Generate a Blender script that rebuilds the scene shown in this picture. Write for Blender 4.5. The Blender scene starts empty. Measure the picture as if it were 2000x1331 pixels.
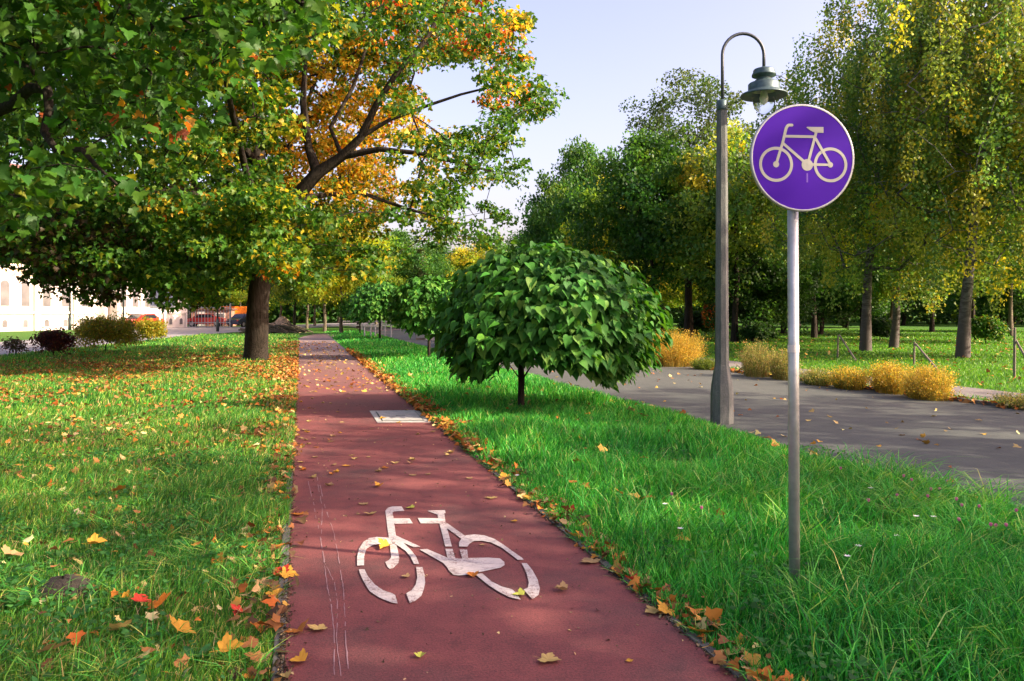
import bpy, bmesh, math, random
import numpy as np
from mathutils import Vector, Matrix
R = math.radians
rng = np.random.default_rng(11)
random.seed(5)

# ------------------------------------------------------------------ camera, light
sc = bpy.context.scene
F, HOR, H = 1555.0, 610.0, 1.63          # focal (px of the 2000 px photo), horizon row, eye height
cam = bpy.data.cameras.new('camera'); camo = bpy.data.objects.new('camera', cam)
sc.collection.objects.link(camo); sc.camera = camo
camo.location = (0, 0, H); camo.rotation_euler = (R(90), 0, 0)
cam.sensor_width = 36; cam.lens = 36 * F / 2000
cam.shift_y = -(665.5 - HOR) / 2000
cam.clip_end = 4000; cam.clip_start = 0.05

SUN_EL, SUN_AZ = R(29), R(106)            # azimuth clockwise from +Y (view direction)
w = bpy.data.worlds.new('World'); sc.world = w; w.use_nodes = True
nt = w.node_tree; nt.nodes.clear()
sky = nt.nodes.new('ShaderNodeTexSky'); sky.sky_type = 'NISHITA'; sky.sun_disc = False
sky.sun_elevation = SUN_EL; sky.sun_rotation = SUN_AZ
sky.air_density = 1.0; sky.dust_density = 4.5; sky.ozone_density = 2.2
bg = nt.nodes.new('ShaderNodeBackground'); bg.inputs[1].default_value = 0.15
wo = nt.nodes.new('ShaderNodeOutputWorld')
tn = nt.nodes.new('ShaderNodeMix'); tn.data_type = 'RGBA'; tn.blend_type = 'MULTIPLY'; tn.inputs[0].default_value = 1; tn.inputs[7].default_value = (1.08, .805, .79, 1)
nt.links.new(sky.outputs[0], tn.inputs[6]); nt.links.new(tn.outputs[2], bg.inputs[0]); nt.links.new(bg.outputs[0], wo.inputs[0])
sl = bpy.data.lights.new('sun', 'SUN'); sl.energy = 3.9; sl.angle = R(0.55); sl.color = (1.0, 0.84, 0.62)
so = bpy.data.objects.new('sun', sl); sc.collection.objects.link(so)
sd = Vector((math.sin(SUN_AZ) * math.cos(SUN_EL), math.cos(SUN_AZ) * math.cos(SUN_EL), math.sin(SUN_EL)))
so.rotation_euler = sd.to_track_quat('Z', 'Y').to_euler(); so.location = (30, 10, 30)
sc.view_settings.view_transform = 'Standard'; sc.view_settings.look = 'None'
sc.view_settings.exposure = 1.8; sc.view_settings.gamma = 1
cy = sc.cycles
cy.max_bounces = 7; cy.diffuse_bounces = 3; cy.glossy_bounces = 2; cy.transmission_bounces = 6
cy.use_denoising = True

# ------------------------------------------------------------------ helpers
def P(px, py, D): return Vector(((px - 1000) / F * D, D, H + (HOR - py) / F * D))
def GD(py): return H * F / (py - HOR)
def G(px, py, z=0.0):
    D = (H - z) * F / (py - HOR); return Vector(((px - 1000) / F * D, D, z))
def proj(p):
    p = np.asarray(p); return 1000 + p[..., 0] / p[..., 1] * F, HOR - (p[..., 2] - H) / p[..., 1] * F

def link(o, parent=None):
    sc.collection.objects.link(o)
    if parent is not None: o.parent = parent
    return o
def tag(o, label=None, cat=None, group=None, kind=None):
    if label: o['label'] = label
    if cat: o['category'] = cat
    if group: o['group'] = group
    if kind: o['kind'] = kind
    return o
def empty(name, loc=(0, 0, 0), rz=0.0, label=None, cat=None, group=None):
    o = bpy.data.objects.new(name, None); o.location = loc; o.rotation_euler = (0, 0, rz); o.empty_display_size = .2
    link(o); return tag(o, label, cat, group)
def copy_tree(o, parent=None):
    c = o.copy(); link(c, parent)
    for ch in [x for x in sc.collection.objects if x.parent == o]: copy_tree(ch, c)
    return c

def mesh_np(name, verts, faces_flat, nper, mat, parent=None, col=None, smooth=False):
    """verts (N,3), faces_flat (M*nper) ints"""
    me = bpy.data.meshes.new(name); n = len(verts); m = len(faces_flat) // nper
    me.vertices.add(n); me.vertices.foreach_set('co', np.asarray(verts, np.float32).ravel())
    me.loops.add(m * nper); me.loops.foreach_set('vertex_index', np.asarray(faces_flat, np.int32))
    me.polygons.add(m); me.polygons.foreach_set('loop_start', np.arange(0, m * nper, nper, dtype=np.int32))
    me.update(calc_edges=True)
    if smooth: me.polygons.foreach_set('use_smooth', np.ones(m, bool))
    if col is not None:
        a = me.color_attributes.new('Col', 'FLOAT_COLOR', 'POINT')
        c = np.ones((n, 4), np.float32); c[:, :3] = col; a.data.foreach_set('color', c.ravel())
    me.materials.append(mat)
    o = bpy.data.objects.new(name, me); return link(o, parent)

class MB:
    def __init__(s): s.v = []; s.f = []
    def add(s, vs, fs):
        b = len(s.v); s.v += [tuple(v) for v in vs]; s.f += [tuple(i + b for i in f) for f in fs]; return s
    def box(s, c, d, rz=0.0, rx=0.0, ry=0.0):
        M = Matrix.Rotation(rz, 3, 'Z') @ Matrix.Rotation(rx, 3, 'X') @ Matrix.Rotation(ry, 3, 'Y'); c = Vector(c)
        vs = [c + M @ Vector((x * d[0] / 2, y * d[1] / 2, z * d[2] / 2)) for x in (-1, 1) for y in (-1, 1) for z in (-1, 1)]
        return s.add(vs, [(0, 1, 3, 2), (4, 6, 7, 5), (0, 4, 5, 1), (2, 3, 7, 6), (0, 2, 6, 4), (1, 5, 7, 3)])
    def tube(s, pts, rad, n=8, cap=True):
        pts = [Vector(p) for p in pts]
        if not hasattr(rad, '__len__'): rad = [rad] * len(pts)
        vs = []; u = None
        for i, p in enumerate(pts):
            t = (pts[min(i + 1, len(pts) - 1)] - pts[max(i - 1, 0)]).normalized()
            if u is None: u = t.orthogonal().normalized()
            u = (u - t * u.dot(t));
            u = u.normalized() if u.length > 1e-6 else t.orthogonal().normalized()
            v = t.cross(u)
            for k in range(n):
                a = 2 * math.pi * k / n; vs.append(p + (u * math.cos(a) + v * math.sin(a)) * rad[i])
        fs = [(i * n + k, i * n + (k + 1) % n, (i + 1) * n + (k + 1) % n, (i + 1) * n + k) for i in range(len(pts) - 1) for k in range(n)]
        if cap: fs += [tuple(range(n))[::-1], tuple((len(pts) - 1) * n + k for k in range(n))]
        return s.add(vs, fs)
    def lathe(s, prof, c=(0, 0, 0), n=24, M=None):
        vs = []; c = Vector(c)
        for r, z in prof:
            for k in range(n):
                a = 2 * math.pi * k / n; q = Vector((r * math.cos(a), r * math.sin(a), z))
                vs.append(c + (M @ q if M else q))
        fs = [(i * n + k, i * n + (k + 1) % n, (i + 1) * n + (k + 1) % n, (i + 1) * n + k) for i in range(len(prof) - 1) for k in range(n)]
        return s.add(vs, fs)
    def poly(s, pts): return s.add(pts, [tuple(range(len(pts)))])
    def prism(s, pts, d):
        n = len(pts); pts = [Vector(p) for p in pts]; d = Vector(d)
        return s.add(pts + [p + d for p in pts], [tuple(range(n))[::-1], tuple(range(n, 2 * n))] + [(i, (i + 1) % n, n + (i + 1) % n, n + i) for i in range(n)])
    def build(s, name, mat, parent=None, smooth=False, bevel=0):
        me = bpy.data.meshes.new(name); me.from_pydata(s.v, [], s.f)
        bm = bmesh.new(); bm.from_mesh(me); bmesh.ops.recalc_face_normals(bm, faces=bm.faces)
        if bevel: bmesh.ops.bevel(bm, geom=list(bm.edges), offset=bevel, segments=2, affect='EDGES')
        bm.to_mesh(me); bm.free()
        if smooth:
            me.polygons.foreach_set('use_smooth', [len(p.vertices) == 4 for p in me.polygons])
        me.materials.append(mat); o = bpy.data.objects.new(name, me); return link(o, parent)

# ------------------------------------------------------------------ materials
def newmat(name):
    m = bpy.data.materials.new(name); m.use_nodes = True
    b = m.node_tree.nodes['Principled BSDF']; return m, m.node_tree, b
def N(t, typ, **kw):
    n = t.nodes.new(typ)
    for k, v in kw.items(): setattr(n, k, v)
    return n
def noise(t, scale, detail=4, rough=.6, coord='Object', mapping=None, dist=0):
    tc = N(t, 'ShaderNodeTexCoord'); n = N(t, 'ShaderNodeTexNoise'); n.inputs['Scale'].default_value = scale
    n.inputs['Detail'].default_value = detail; n.inputs['Roughness'].default_value = rough; n.inputs['Distortion'].default_value = dist
    if mapping:
        mp = N(t, 'ShaderNodeMapping'); mp.inputs['Scale'].default_value = mapping
        t.links.new(tc.outputs[coord], mp.inputs[0]); t.links.new(mp.outputs[0], n.inputs['Vector'])
    else: t.links.new(tc.outputs[coord], n.inputs['Vector'])
    return n.outputs['Fac']
def ramp(t, fac, stops):
    r = N(t, 'ShaderNodeValToRGB'); e = r.color_ramp.elements
    while len(e) > 1: e.remove(e[-1])
    for i, (p, c) in enumerate(stops):
        x = e[0] if i == 0 else e.new(p)
        x.position = p; x.color = (*c, 1) if len(c) == 3 else c
    t.links.new(fac, r.inputs[0]); return r.outputs[0]
def mix(t, a, b, fac, mode='MIX'):
    m = N(t, 'ShaderNodeMix', data_type='RGBA', blend_type=mode)
    for s, v in ((m.inputs[6], a), (m.inputs[7], b), (m.inputs[0], fac)):
        if isinstance(v, (int, float)): s.default_value = v
        elif isinstance(v, tuple): s.default_value = (*v, 1)
        else: t.links.new(v, s)
    return m.outputs[2]
def bump(t, b, h, strength=.3, dist=.02):
    n = N(t, 'ShaderNodeBump'); n.inputs['Strength'].default_value = strength; n.inputs['Distance'].default_value = dist
    t.links.new(h, n.inputs['Height']); t.links.new(n.outputs[0], b.inputs['Normal'])
def plain(name, c, rough=.6, metal=0, var=.15, scale=6, bmp=0, spec=.5):
    m, t, b = newmat(name); f = noise(t, scale)
    col = ramp(t, f, [(.3, tuple(x * (1 - var) for x in c)), (.7, tuple(min(1, x * (1 + var)) for x in c))])
    t.links.new(col, b.inputs['Base Color']); b.inputs['Roughness'].default_value = rough; b.inputs['Metallic'].default_value = metal
    b.inputs['Specular IOR Level'].default_value = spec
    if bmp: bump(t, b, noise(t, scale * 8), bmp, .01)
    return m
def leafmat(name, transl=.52, rough=.5, spec=.3, tint=(1.25, 1.15, .5)):
    m, t, b = newmat(name); a = N(t, 'ShaderNodeAttribute', attribute_name='Col')
    t.links.new(a.outputs['Color'], b.inputs['Base Color']); b.inputs['Roughness'].default_value = rough
    b.inputs['Specular IOR Level'].default_value = spec
    tr = N(t, 'ShaderNodeBsdfTranslucent'); t.links.new(mix(t, a.outputs['Color'], tint, 1.0, 'MULTIPLY'), tr.inputs[0])
    ms = N(t, 'ShaderNodeMixShader'); ms.inputs[0].default_value = transl
    t.links.new(b.outputs[0], ms.inputs[1]); t.links.new(tr.outputs[0], ms.inputs[2])
    t.links.new(ms.outputs[0], t.nodes['Material Output'].inputs[0]); return m
M_leaf = leafmat('leaf'); M_big = leafmat('catalpa_leaf', .28, .6, .2, (1.1, 1.2, .4)); M_grass = leafmat('grass_blade', .36, .5, .25, (1.05, 1.2, .5))
M_litter = leafmat('dry_leaf', .15, .7, .2, (1, 1, .8))

def barkmat(name, c1, c2, sc_=(6, 6, 1.2)):
    m, t, b = newmat(name); f = noise(t, 3, 8, .7, mapping=sc_)
    t.links.new(ramp(t, f, [(.35, c1), (.65, c2)]), b.inputs['Base Color']); b.inputs['Roughness'].default_value = .9
    b.inputs['Specular IOR Level'].default_value = .15
    bump(t, b, f, 1.0, .05); return m
M_bark = barkmat('maple_bark', (.012, .010, .008), (.048, .039, .031))
M_bark2 = barkmat('pale_bark', (.06, .05, .035), (.2, .17, .12))
m, t, b = newmat('birch_bark'); M_birch = m
f1 = noise(t, 2.2, 6, .7, mapping=(1.2, 1.2, 4)); f2 = noise(t, 1.1, 3, .6)
c = ramp(t, f1, [(.45, (.03, .026, .022)), (.56, (.17, .165, .145)), (.8, (.34, .33, .29))])
sep = N(t, 'ShaderNodeSeparateXYZ'); tc = N(t, 'ShaderNodeTexCoord'); t.links.new(tc.outputs['Object'], sep.inputs[0])
mr = N(t, 'ShaderNodeMapRange'); mr.inputs[1].default_value = .6; mr.inputs[2].default_value = 4.5; t.links.new(sep.outputs[2], mr.inputs[0])
t.links.new(mix(t, (.05, .042, .035), c, mr.outputs[0]), b.inputs['Base Color']); b.inputs['Roughness'].default_value = .8; bump(t, b, f1, .5, .03)

# path: red asphalt
m, t, b = newmat('red_asphalt'); M_path = m
fg = noise(t, 260, 2, .6); fb = noise(t, .9, 5, .65); fm = noise(t, 7, 4, .7)
c = ramp(t, fb, [(.3, (.115, .047, .044)), (.5, (.172, .044, .043)), (.72, (.22, .058, .052))])
c = mix(t, c, ramp(t, fm, [(.35, (.62, .62, .68)), (.6, (1, 1, 1))]), .55, 'MULTIPLY')
c = mix(t, c, ramp(t, fg, [(.3, (.45, .45, .48)), (.55, (1, 1, 1)), (.8, (1.6, 1.5, 1.5))]), .8, 'MULTIPLY')
tc = N(t, 'ShaderNodeTexCoord'); sp = N(t, 'ShaderNodeSeparateXYZ'); t.links.new(tc.outputs['Object'], sp.inputs[0])
mr = N(t, 'ShaderNodeMapRange'); mr.inputs[1].default_value = 14; mr.inputs[2].default_value = 34; t.links.new(sp.outputs[1], mr.inputs[0])
c = mix(t, c, (.165, .115, .112), mr.outputs[0])       # the coating turns grey-pink further along
fg2 = noise(t, 85, 3, .7); c = mix(t, c, ramp(t, fg2, [(.34, (.5, .5, .52)), (.5, (1, 1, 1)), (.68, (1.45, 1.35, 1.3))]), .75, 'MULTIPLY')
vo = N(t, 'ShaderNodeTexVoronoi', feature='DISTANCE_TO_EDGE'); vo.inputs['Scale'].default_value = .55
tv_ = N(t, 'ShaderNodeTexCoord'); dn = N(t, 'ShaderNodeTexNoise'); dn.inputs['Scale'].default_value = 3; dn.inputs['Detail'].default_value = 6
t.links.new(tv_.outputs['Object'], dn.inputs['Vector']); vm = N(t, 'ShaderNodeMix', data_type='VECTOR'); vm.inputs[0].default_value = .35
t.links.new(tv_.outputs['Object'], vm.inputs[4]); t.links.new(dn.outputs['Color'], vm.inputs[5]); t.links.new(vm.outputs[1], vo.inputs['Vector'])
cr_ = ramp(t, vo.outputs['Distance'], [(.0, (.55, .5, .5)), (.006, (1, 1, 1))]); ms_ = ramp(t, noise(t, .5, 3), [(.45, (0, 0, 0)), (.6, (1, 1, 1))])
c = mix(t, c, cr_, ms_, 'MULTIPLY')
c = mix(t, c, ramp(t, noise(t, 2.4, 5, .75), [(.58, (1, 1, 1)), (.66, (.68, .70, .72))]), .7, 'MULTIPLY')
t.links.new(c, b.inputs['Base Color']); b.inputs['Roughness'].default_value = .82; bump(t, b, fg2, .6, .005)
# grey asphalt
def asphalt(name, c1, c2):
    m, t, b = newmat(name); fg = noise(t, 70, 3, .75); fb = noise(t, .7, 6, .65, mapping=(1, .35, 1)); fm = noise(t, 5, 5, .7)
    c = ramp(t, fb, [(.3, c1), (.7, c2)])
    c = mix(t, c, ramp(t, fm, [(.35, (.8, .8, .82)), (.6, (1.1, 1.08, 1.05))]), .6, 'MULTIPLY')
    c = mix(t, c, ramp(t, fg, [(.3, (.5, .5, .52)), (.55, (1, 1, 1)), (.8, (1.7, 1.6, 1.5))]), .7, 'MULTIPLY')
    t.links.new(c, b.inputs['Base Color']); b.inputs['Roughness'].default_value = .85; bump(t, b, fg, .6, .005); return m
M_road = asphalt('grey_asphalt', (.044, .053, .050), (.080, .090, .080))
M_foot = asphalt('footpath_asphalt', (.13, .12, .115), (.2, .18, .165))
M_street = asphalt('street_asphalt', (.17, .165, .17), (.25, .24, .24))
# ground
m, t, b = newmat('lawn_soil'); M_ground = m
f1 = noise(t, .35, 6, .7); f2 = noise(t, 14, 5, .75); f3 = noise(t, 90, 3, .7)
c = ramp(t, f2, [(.3, (.022, .055, .012)), (.5, (.04, .12, .018)), (.75, (.075, .18, .03))])
c = mix(t, c, ramp(t, f1, [(.35, (.8, 1, .8)), (.65, (1.5, 1.05, .8))]), .8, 'MULTIPLY')
c = mix(t, c, ramp(t, f3, [(.3, (.5, .5, .5)), (.6, (1.3, 1.3, 1.3))]), .7, 'MULTIPLY')
t.links.new(c, b.inputs['Base Color']); b.inputs['Roughness'].default_value = .95; b.inputs['Specular IOR Level'].default_value = .1; bump(t, b, f2, .6, .05)
M_conc = plain('concrete', (.36, .35, .33), .85, var=.25, scale=9, bmp=.4)
M_kerb = plain('kerb_concrete', (.10, .10, .09), .9, var=.35, scale=7, bmp=.5)
# white paint worn
m, t, b = newmat('worn_white_paint'); M_paint = m
fw = noise(t, 9, 6, .75); fc = noise(t, 2.2, 4, .6, mapping=(1, 3, 1), dist=1.5)
c = ramp(t, fw, [(.28, (.22, .16, .16)), (.42, (.46, .42, .40)), (.7, (.58, .53, .50))])
c = mix(t, c, ramp(t, fc, [(.475, (1, 1, 1)), (.5, (.55, .52, .55)), (.525, (1, 1, 1))]), .8, 'MULTIPLY')
wr = mix(t, noise(t, 70, 3, .8), noise(t, 3.5, 4, .7), .45); wf = ramp(t, wr, [(.535, (0, 0, 0)), (.60, (.85, .85, .85))])
c = mix(t, c, (.15, .06, .055), wf)
t.links.new(c, b.inputs['Base Color']); b.inputs['Roughness'].default_value = .75; bump(t, b, noise(t, 85, 3, .7), .6, .005)
# weathered post concrete
m, t, b = newmat('weathered_concrete'); M_post = m
fv = noise(t, 4, 7, .7, mapping=(5, 5, .8)); fl = noise(t, 55, 3, .6)
c = ramp(t, fv, [(.3, (.070, .082, .078)), (.5, (.12, .13, .122)), (.75, (.19, .19, .175))])
c = mix(t, c, ramp(t, fl, [(.35, (.7, .7, .7)), (.6, (1.1, 1.1, 1.1))]), .6, 'MULTIPLY')
t.links.new(c, b.inputs['Base Color']); b.inputs['Roughness'].default_value = .9; bump(t, b, fl, .5, .01)
M_galv = plain('galvanised_steel', (.42, .43, .43), .42, .55, .18, 12)
M_lamp = plain('lamp_green_metal', (.06, .10, .105), .45, .35, .3, 14)
M_lampin = plain('lamp_reflector', (.5, .48, .4), .35, .5, .1)
M_pipe = plain('dark_pipe', (.07, .08, .09), .5, .4, .2)
m, t, b = newmat('lamp_glass'); M_glass = m
b.inputs['Base Color'].default_value = (.93, .95, .95, 1); b.inputs['Roughness'].default_value = .03; b.inputs['Transmission Weight'].default_value = 1; b.inputs['IOR'].default_value = 1.06
M_purple = plain('sign_purple', (.060, .002, .34), .5, 0, .05, 5, 0, .15)
M_symbol = plain('sign_cream', (.42, .41, .35), .5, 0, .06, 9)
M_scr = plain('sign_scuff', (.2, .08, .55), .5)
M_band = plain('pale_sticker', (.6, .55, .52), .6)
M_wood = plain('stake_wood', (.15, .13, .10), .9, 0, .35, 20)
M_wall = plain('pale_plaster', (.66, .59, .52), .9, 0, .08, 1.5, .1)
M_wall_shade = plain('shaded_plaster', (.60, .52, .44), .9, 0, .08, 1.5)  # darker plaster for the end wall, its shade put into the colour
M_trim = plain('buff_brick', (.62, .46, .30), .9, 0, .2, 6)
M_pane = plain('window_glass', (.15, .14, .14), .15, 0, .3, .8)
M_frame = plain('window_frame', (.66, .6, .54), .6)
M_roof = plain('roof_tile', (.16, .08, .06), .85, 0, .25, 4)
M_brick = plain('red_brick', (.36, .18, .13), .9, 0, .25, 5)
M_dark = plain('dark_metal', (.03, .045, .042), .5, .2, .2)
M_tyre = plain('rubber', (.015, .015, .015), .8)
M_carglass = plain('car_glass', (.02, .025, .03), .08)
M_soil = plain('bare_earth', (.30, .21, .13), .95, 0, .35, 3, .8)
M_mole = plain('dark_soil', (.03, .024, .017), .95, 0, .4, 30, .8)
M_red = plain('car_red', (.42, .03, .02), .3); M_orange = plain('car_orange', (.75, .19, .02), .35); M_navy = plain('car_navy', (.04, .05, .09), .25)
M_white = plain('white_panel', (.7, .7, .68), .6); M_grey = plain('grey_panel', (.3, .3, .3), .6); M_board = plain('billboard_face', (.10, .11, .16), .5, 0, .3, 2)
M_fence = plain('grey_fence_paint', (.35, .36, .36), .6)

# ------------------------------------------------------------------ ground, roads
S = 1500
g = MB().poly([(-S, -60, 0), (S, -60, 0), (S, 2500, 0), (-S, 2500, 0)]).build('ground', M_ground); tag(g, kind='structure')
def pathL(D): return -1.006 - .266 * (D - 3.515)
def pathR(D): return .995 - .266 * (D - 3.515)
def roadN(D): return 5.82 - .268 * D
def roadF(D): return 12.5 - .303 * D
def footN(D): return 13.05 - .286 * D
def footF(D): return 14.53 - .274 * D
def strip(name, fl, fr, D0, D1, z, mat, bend=None, n=60):
    vs = []
    for i in range(n + 1):
        D = D0 + (D1 - D0) * i / n; o = bend(D) if bend else 0
        vs += [(fl(D) + o, D, z), (fr(D) + o, D, z)]
    fs = [(2 * i, 2 * i + 1, 2 * i + 3, 2 * i + 2) for i in range(n)]
    o = MB().add(vs, fs).build(name, mat); return tag(o, kind='structure')
pb = lambda D: max(0, D - 48) ** 2 * .012
strip('cycle_path', pathL, pathR, -4, 82, .012, M_path, pb)
strip('road', roadN, roadF, -4, 120, .008, M_road)
strip('footpath', footN, footF, -4, 90, .010, M_foot)
# edging stones: left and right, laid in metre lengths
kb = MB()
for side, fn in ((-1, pathL), (1, pathR)):
    D = -3.0
    while D < 60:
        D2 = D + 1.0; x1, x2 = fn(D + .006) + side * .03, fn(D2 - .006) + side * .03
        j = random.uniform(-.004, .006)
        kb.prism([(x1 - .026, D + .006, -.05), (x1 + .026, D + .006, -.05), (x2 + .026, D2 - .006, -.05), (x2 - .026, D2 - .006, -.05)], (0, 0, .066 + j)); D = D2
tag(kb.build('kerb', M_kerb), kind='structure')
kb = MB(); D = -3
while D < 90:
    x1, x2 = roadF(D) + .05, roadF(D + 1) + .05
    kb.prism([(x1 - .05, D, -.05), (x1 + .05, D, -.05), (x2 + .05, D + .99, -.05), (x2 - .05, D + .99, -.05)], (0, 0, .12)); D += 1
tag(kb.build('road_kerb', M_kerb), kind='structure')
# street on the left
st = [(-17.5, 14), (-18.6, 29), (-20.5, 42), (-22, 52), (-22.5, 64), (-21, 80), (-18, 110), (-12, 170)]
sv = []
for x, y in st: sv += [(x - 6.5 - y * .02, y + 1.5, .009), (x, y, .009)]
tag(MB().add(sv, [(2 * i, 2 * i + 1, 2 * i + 3, 2 * i + 2) for i in range(len(st) - 1)]).build('street', M_street), kind='structure')
zb = MB()
for k in range(6):
    y = 26.4 + k * .62; zb.poly([(-24.5, y, .014), (-18.9, y, .014), (-18.9, y + .3, .014), (-24.5, y + .3, .014)])
tag(zb.build('crossing_markings', M_paint), kind='structure')
# side branch of pale pavement at the end of the path, sand beyond
tag(MB().poly([(-19.5, 57, .016), (-9, 60.5, .016), (-9, 61.3, .016), (-19.5, 57.9, .016)]).build('cross_pavement', M_foot), kind='structure')
tag(MB().poly([(-31, 60.5, .007), (-24, 66, .007), (-26, 90, .007), (-40, 90, .007)]).build('pavement', M_street), kind='structure')

# ------------------------------------------------------------------ bicycle marking and scratches on the path
def Z3(zx, zy, z): return G(680 + zx / 5, 970 + zy / 5, z)
MK = [
 [(548,142),(523,97),(430,98),(385,112),(362,142),(370,192),(440,192),(432,160),(447,145)],
 [(370,190),(440,190),(466,380),(478,505),(410,505),(398,405),(385,320)],
 [(410,503),(480,503),(500,600),(490,650),(440,700),(405,706),(385,690),(362,640),(400,620),(420,595)],
 [(440,214),(600,214),(632,263),(448,268)],
 [(776,142),(800,137),(945,133),(952,162),(872,178)],
 [(872,176),(938,166),(952,257),(895,265),(880,215)],
 [(680,210),(885,212),(893,263),(708,263)],
 [(890,258),(952,255),(1013,488),(948,488)],
 [(950,512),(1020,512),(1048,608),(972,608)],
 [(952,250),(1140,383),(1105,412),(965,310)],
 [(455,375),(706,490),(642,495),(440,410)],
 [(697,518),(770,512),(985,605),(1370,597),(1480,604),(1525,640),(1528,670),(1490,695),(1360,722),(1160,765),(1080,771),(1030,765),(990,730),(965,690),(930,650),(860,610)],
 [(88,675),(86,600),(105,510),(150,440),(210,405),(280,395),(405,403),(405,465),(300,465),(240,475),(180,510),(157,580),(155,672)],
 [(450,398),(510,430),(560,470),(620,530),(665,590),(694,660),(642,658),(610,590),(560,530),(510,495),(455,462),(430,440)],
 [(104,712),(160,712),(190,775),(260,860),(340,915),(430,945),(460,965),(484,1046),(420,1035),(300,985),(210,925),(150,830),(115,750)],
 [(665,688),(725,690),(745,760),(752,840),(740,900),(715,970),(660,1015),(602,1042),(568,945),(620,915),(660,860),(675,790)],
 [(1085,488),(1082,450),(1110,405),(1150,380),(1230,370),(1330,380),(1430,415),(1530,480),(1620,545),(1700,600),(1715,618),(1655,618),(1600,575),(1500,500),(1400,450),(1300,432),(1230,435),(1185,460),(1165,490)],
 [(1088,518),(1162,520),(1172,608),(1115,608)],
 [(1235,755),(1310,752),(1400,830),(1500,880),(1600,906),(1640,940),(1686,1008),(1580,985),(1470,930),(1370,865),(1290,800)],
 [(1695,650),(1745,652),(1800,720),(1850,810),(1872,900),(1860,960),(1800,1003),(1712,908),(1755,890),(1765,840),(1745,760),(1720,700)]]
mk = MB()
for i, pl in enumerate(MK): mk.poly([Z3(x, y, .0165 + i * .00025) for x, y in pl])
me = mk.build('bicycle_marking', M_paint)
tag(me, 'worn white bicycle symbol painted on the red cycle path', 'road marking')
def Z5(zx, zy, z): return G(550 + zx * .4288, 760 + zy * .4288, z)
sm = MB()
for k, (ln, wd) in enumerate([([(120,420),(140,500),(165,620),(190,760),(205,880),(225,980),(238,1100),(240,1330)], .006),
    ([(160,400),(185,540),(180,700),(200,800),(240,880),(255,980),(250,1150),(275,1330)], .005),
    ([(170,420),(205,560),(240,660),(262,780),(280,900),(288,1020),(295,1180),(310,1330)], .006)]):
    pts = []
    for i in range(len(ln) - 1):
        for q in range(8):
            u = q / 8; pts.append((ln[i][0] * (1 - u) + ln[i + 1][0] * u + random.uniform(-2, 2), ln[i][1] * (1 - u) + ln[i + 1][1] * u))
    g3 = [Z5(x, y, .0145 + .0004 * k) for x, y in pts]
    for i in range(len(g3) - 1):
        if random.random() < .22: continue
        w2 = wd * random.uniform(.4, 1) / 2; sm.add([g3[i] - Vector((w2, 0, 0)), g3[i] + Vector((w2, 0, 0)), g3[i + 1] + Vector((w2, 0, 0)), g3[i + 1] - Vector((w2, 0, 0))], [(0, 1, 2, 3)])
M_scratch = plain('scratch_dust', (.30, .19, .20), .9)
tag(sm.build('tyre_scratches', M_scratch), kind='structure')

# utility cover
c4 = [G(722, 805), G(818, 803.5), G(842, 827), G(737, 828)]
cx = sum((p.x for p in c4)) / 4; cyy = sum((p.y for p in c4)) / 4
cov = empty('manhole_cover', (cx, cyy, .012), 0, 'square grey concrete access cover set in the red cycle path', 'manhole cover')
loc = lambda p, s=1.0, z=0: ((p.x - cx) * s, (p.y - cyy) * s, z)
MB().prism([loc(p, 1, -.02) for p in c4], (0, 0, .028)).build('frame', M_conc, cov)
MB().prism([loc(p, .80, .009) for p in c4], (0, 0, .001)).build('joint', M_dark, cov)
lid = MB().prism([loc(p, .755, .0105) for p in c4], (0, 0, .006)).build('lid', M_conc, cov)
MB().box((.02, .0, .0175), (.14, .05, .003), .3).build('lifting_slot', M_dark, lid)

# ------------------------------------------------------------------ leaf builders
def frames(nrm, axis):
    nrm = nrm / np.linalg.norm(nrm, axis=1, keepdims=True)
    axis = axis - nrm * np.sum(axis * nrm, 1, keepdims=True); axis /= (np.linalg.norm(axis, axis=1, keepdims=True) + 1e-9)
    return np.cross(axis, nrm), axis, nrm
def leaves(name, pos, nrm, axis, size, tv, tf, mat, col, parent=None, wid=None, origin=(0, 0, 0)):
    s, a, n = frames(nrm, axis); tv = np.asarray(tv, float); K = len(tv)
    size = np.asarray(size)[:, None, None]; w_ = 1 if wid is None else np.asarray(wid)[:, None, None]
    V = pos[:, None, :] - np.asarray(origin) + size * (w_ * tv[None, :, 0:1] * s[:, None, :] + tv[None, :, 1:2] * a[:, None, :] + tv[None, :, 2:3] * n[:, None, :])
    nper = len(tf[0]); Fc = (np.asarray(tf)[None] + (np.arange(len(pos)) * K)[:, None, None]).ravel()
    return mesh_np(name, V.reshape(-1, 3), Fc, nper, mat, parent, np.repeat(col, K, axis=0))
def fan(outline, cen, fold=.12, droop=.15):
    z = lambda x, y: fold * abs(x) - droop * max(y, 0) ** 2
    tv = [(cen[0], cen[1], z(*cen))] + [(x, y, z(x, y)) for x, y in outline]; n = len(outline)
    return tv, [(0, 1 + i, 1 + (i + 1) % n) for i in range(n)]
def sym(half, tip): return [(0, 0)] + half + [tip] + [(-x, y) for x, y in half[::-1]]
MAP_HI = fan(sym([(.10,-.06),(.30,-.12),(.40,-.06),(.37,.06),(.52,.10),(.70,.30),(.56,.36),(.52,.48),(.30,.44),(.34,.66),(.22,.74),(.12,.84)], (0, 1)), (0, .3), .26, .34)
MAP_LO = fan(sym([(.36,-.08),(.40,.10),(.64,.36),(.30,.46),(.26,.74)], (0, 1)), (0, .3), .25, .3)
QUAD = ([(0, 0, 0), (.42, .5, .1), (0, 1, -.1), (-.42, .5, .1)], [(0, 1, 3), (1, 2, 3)])
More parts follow.
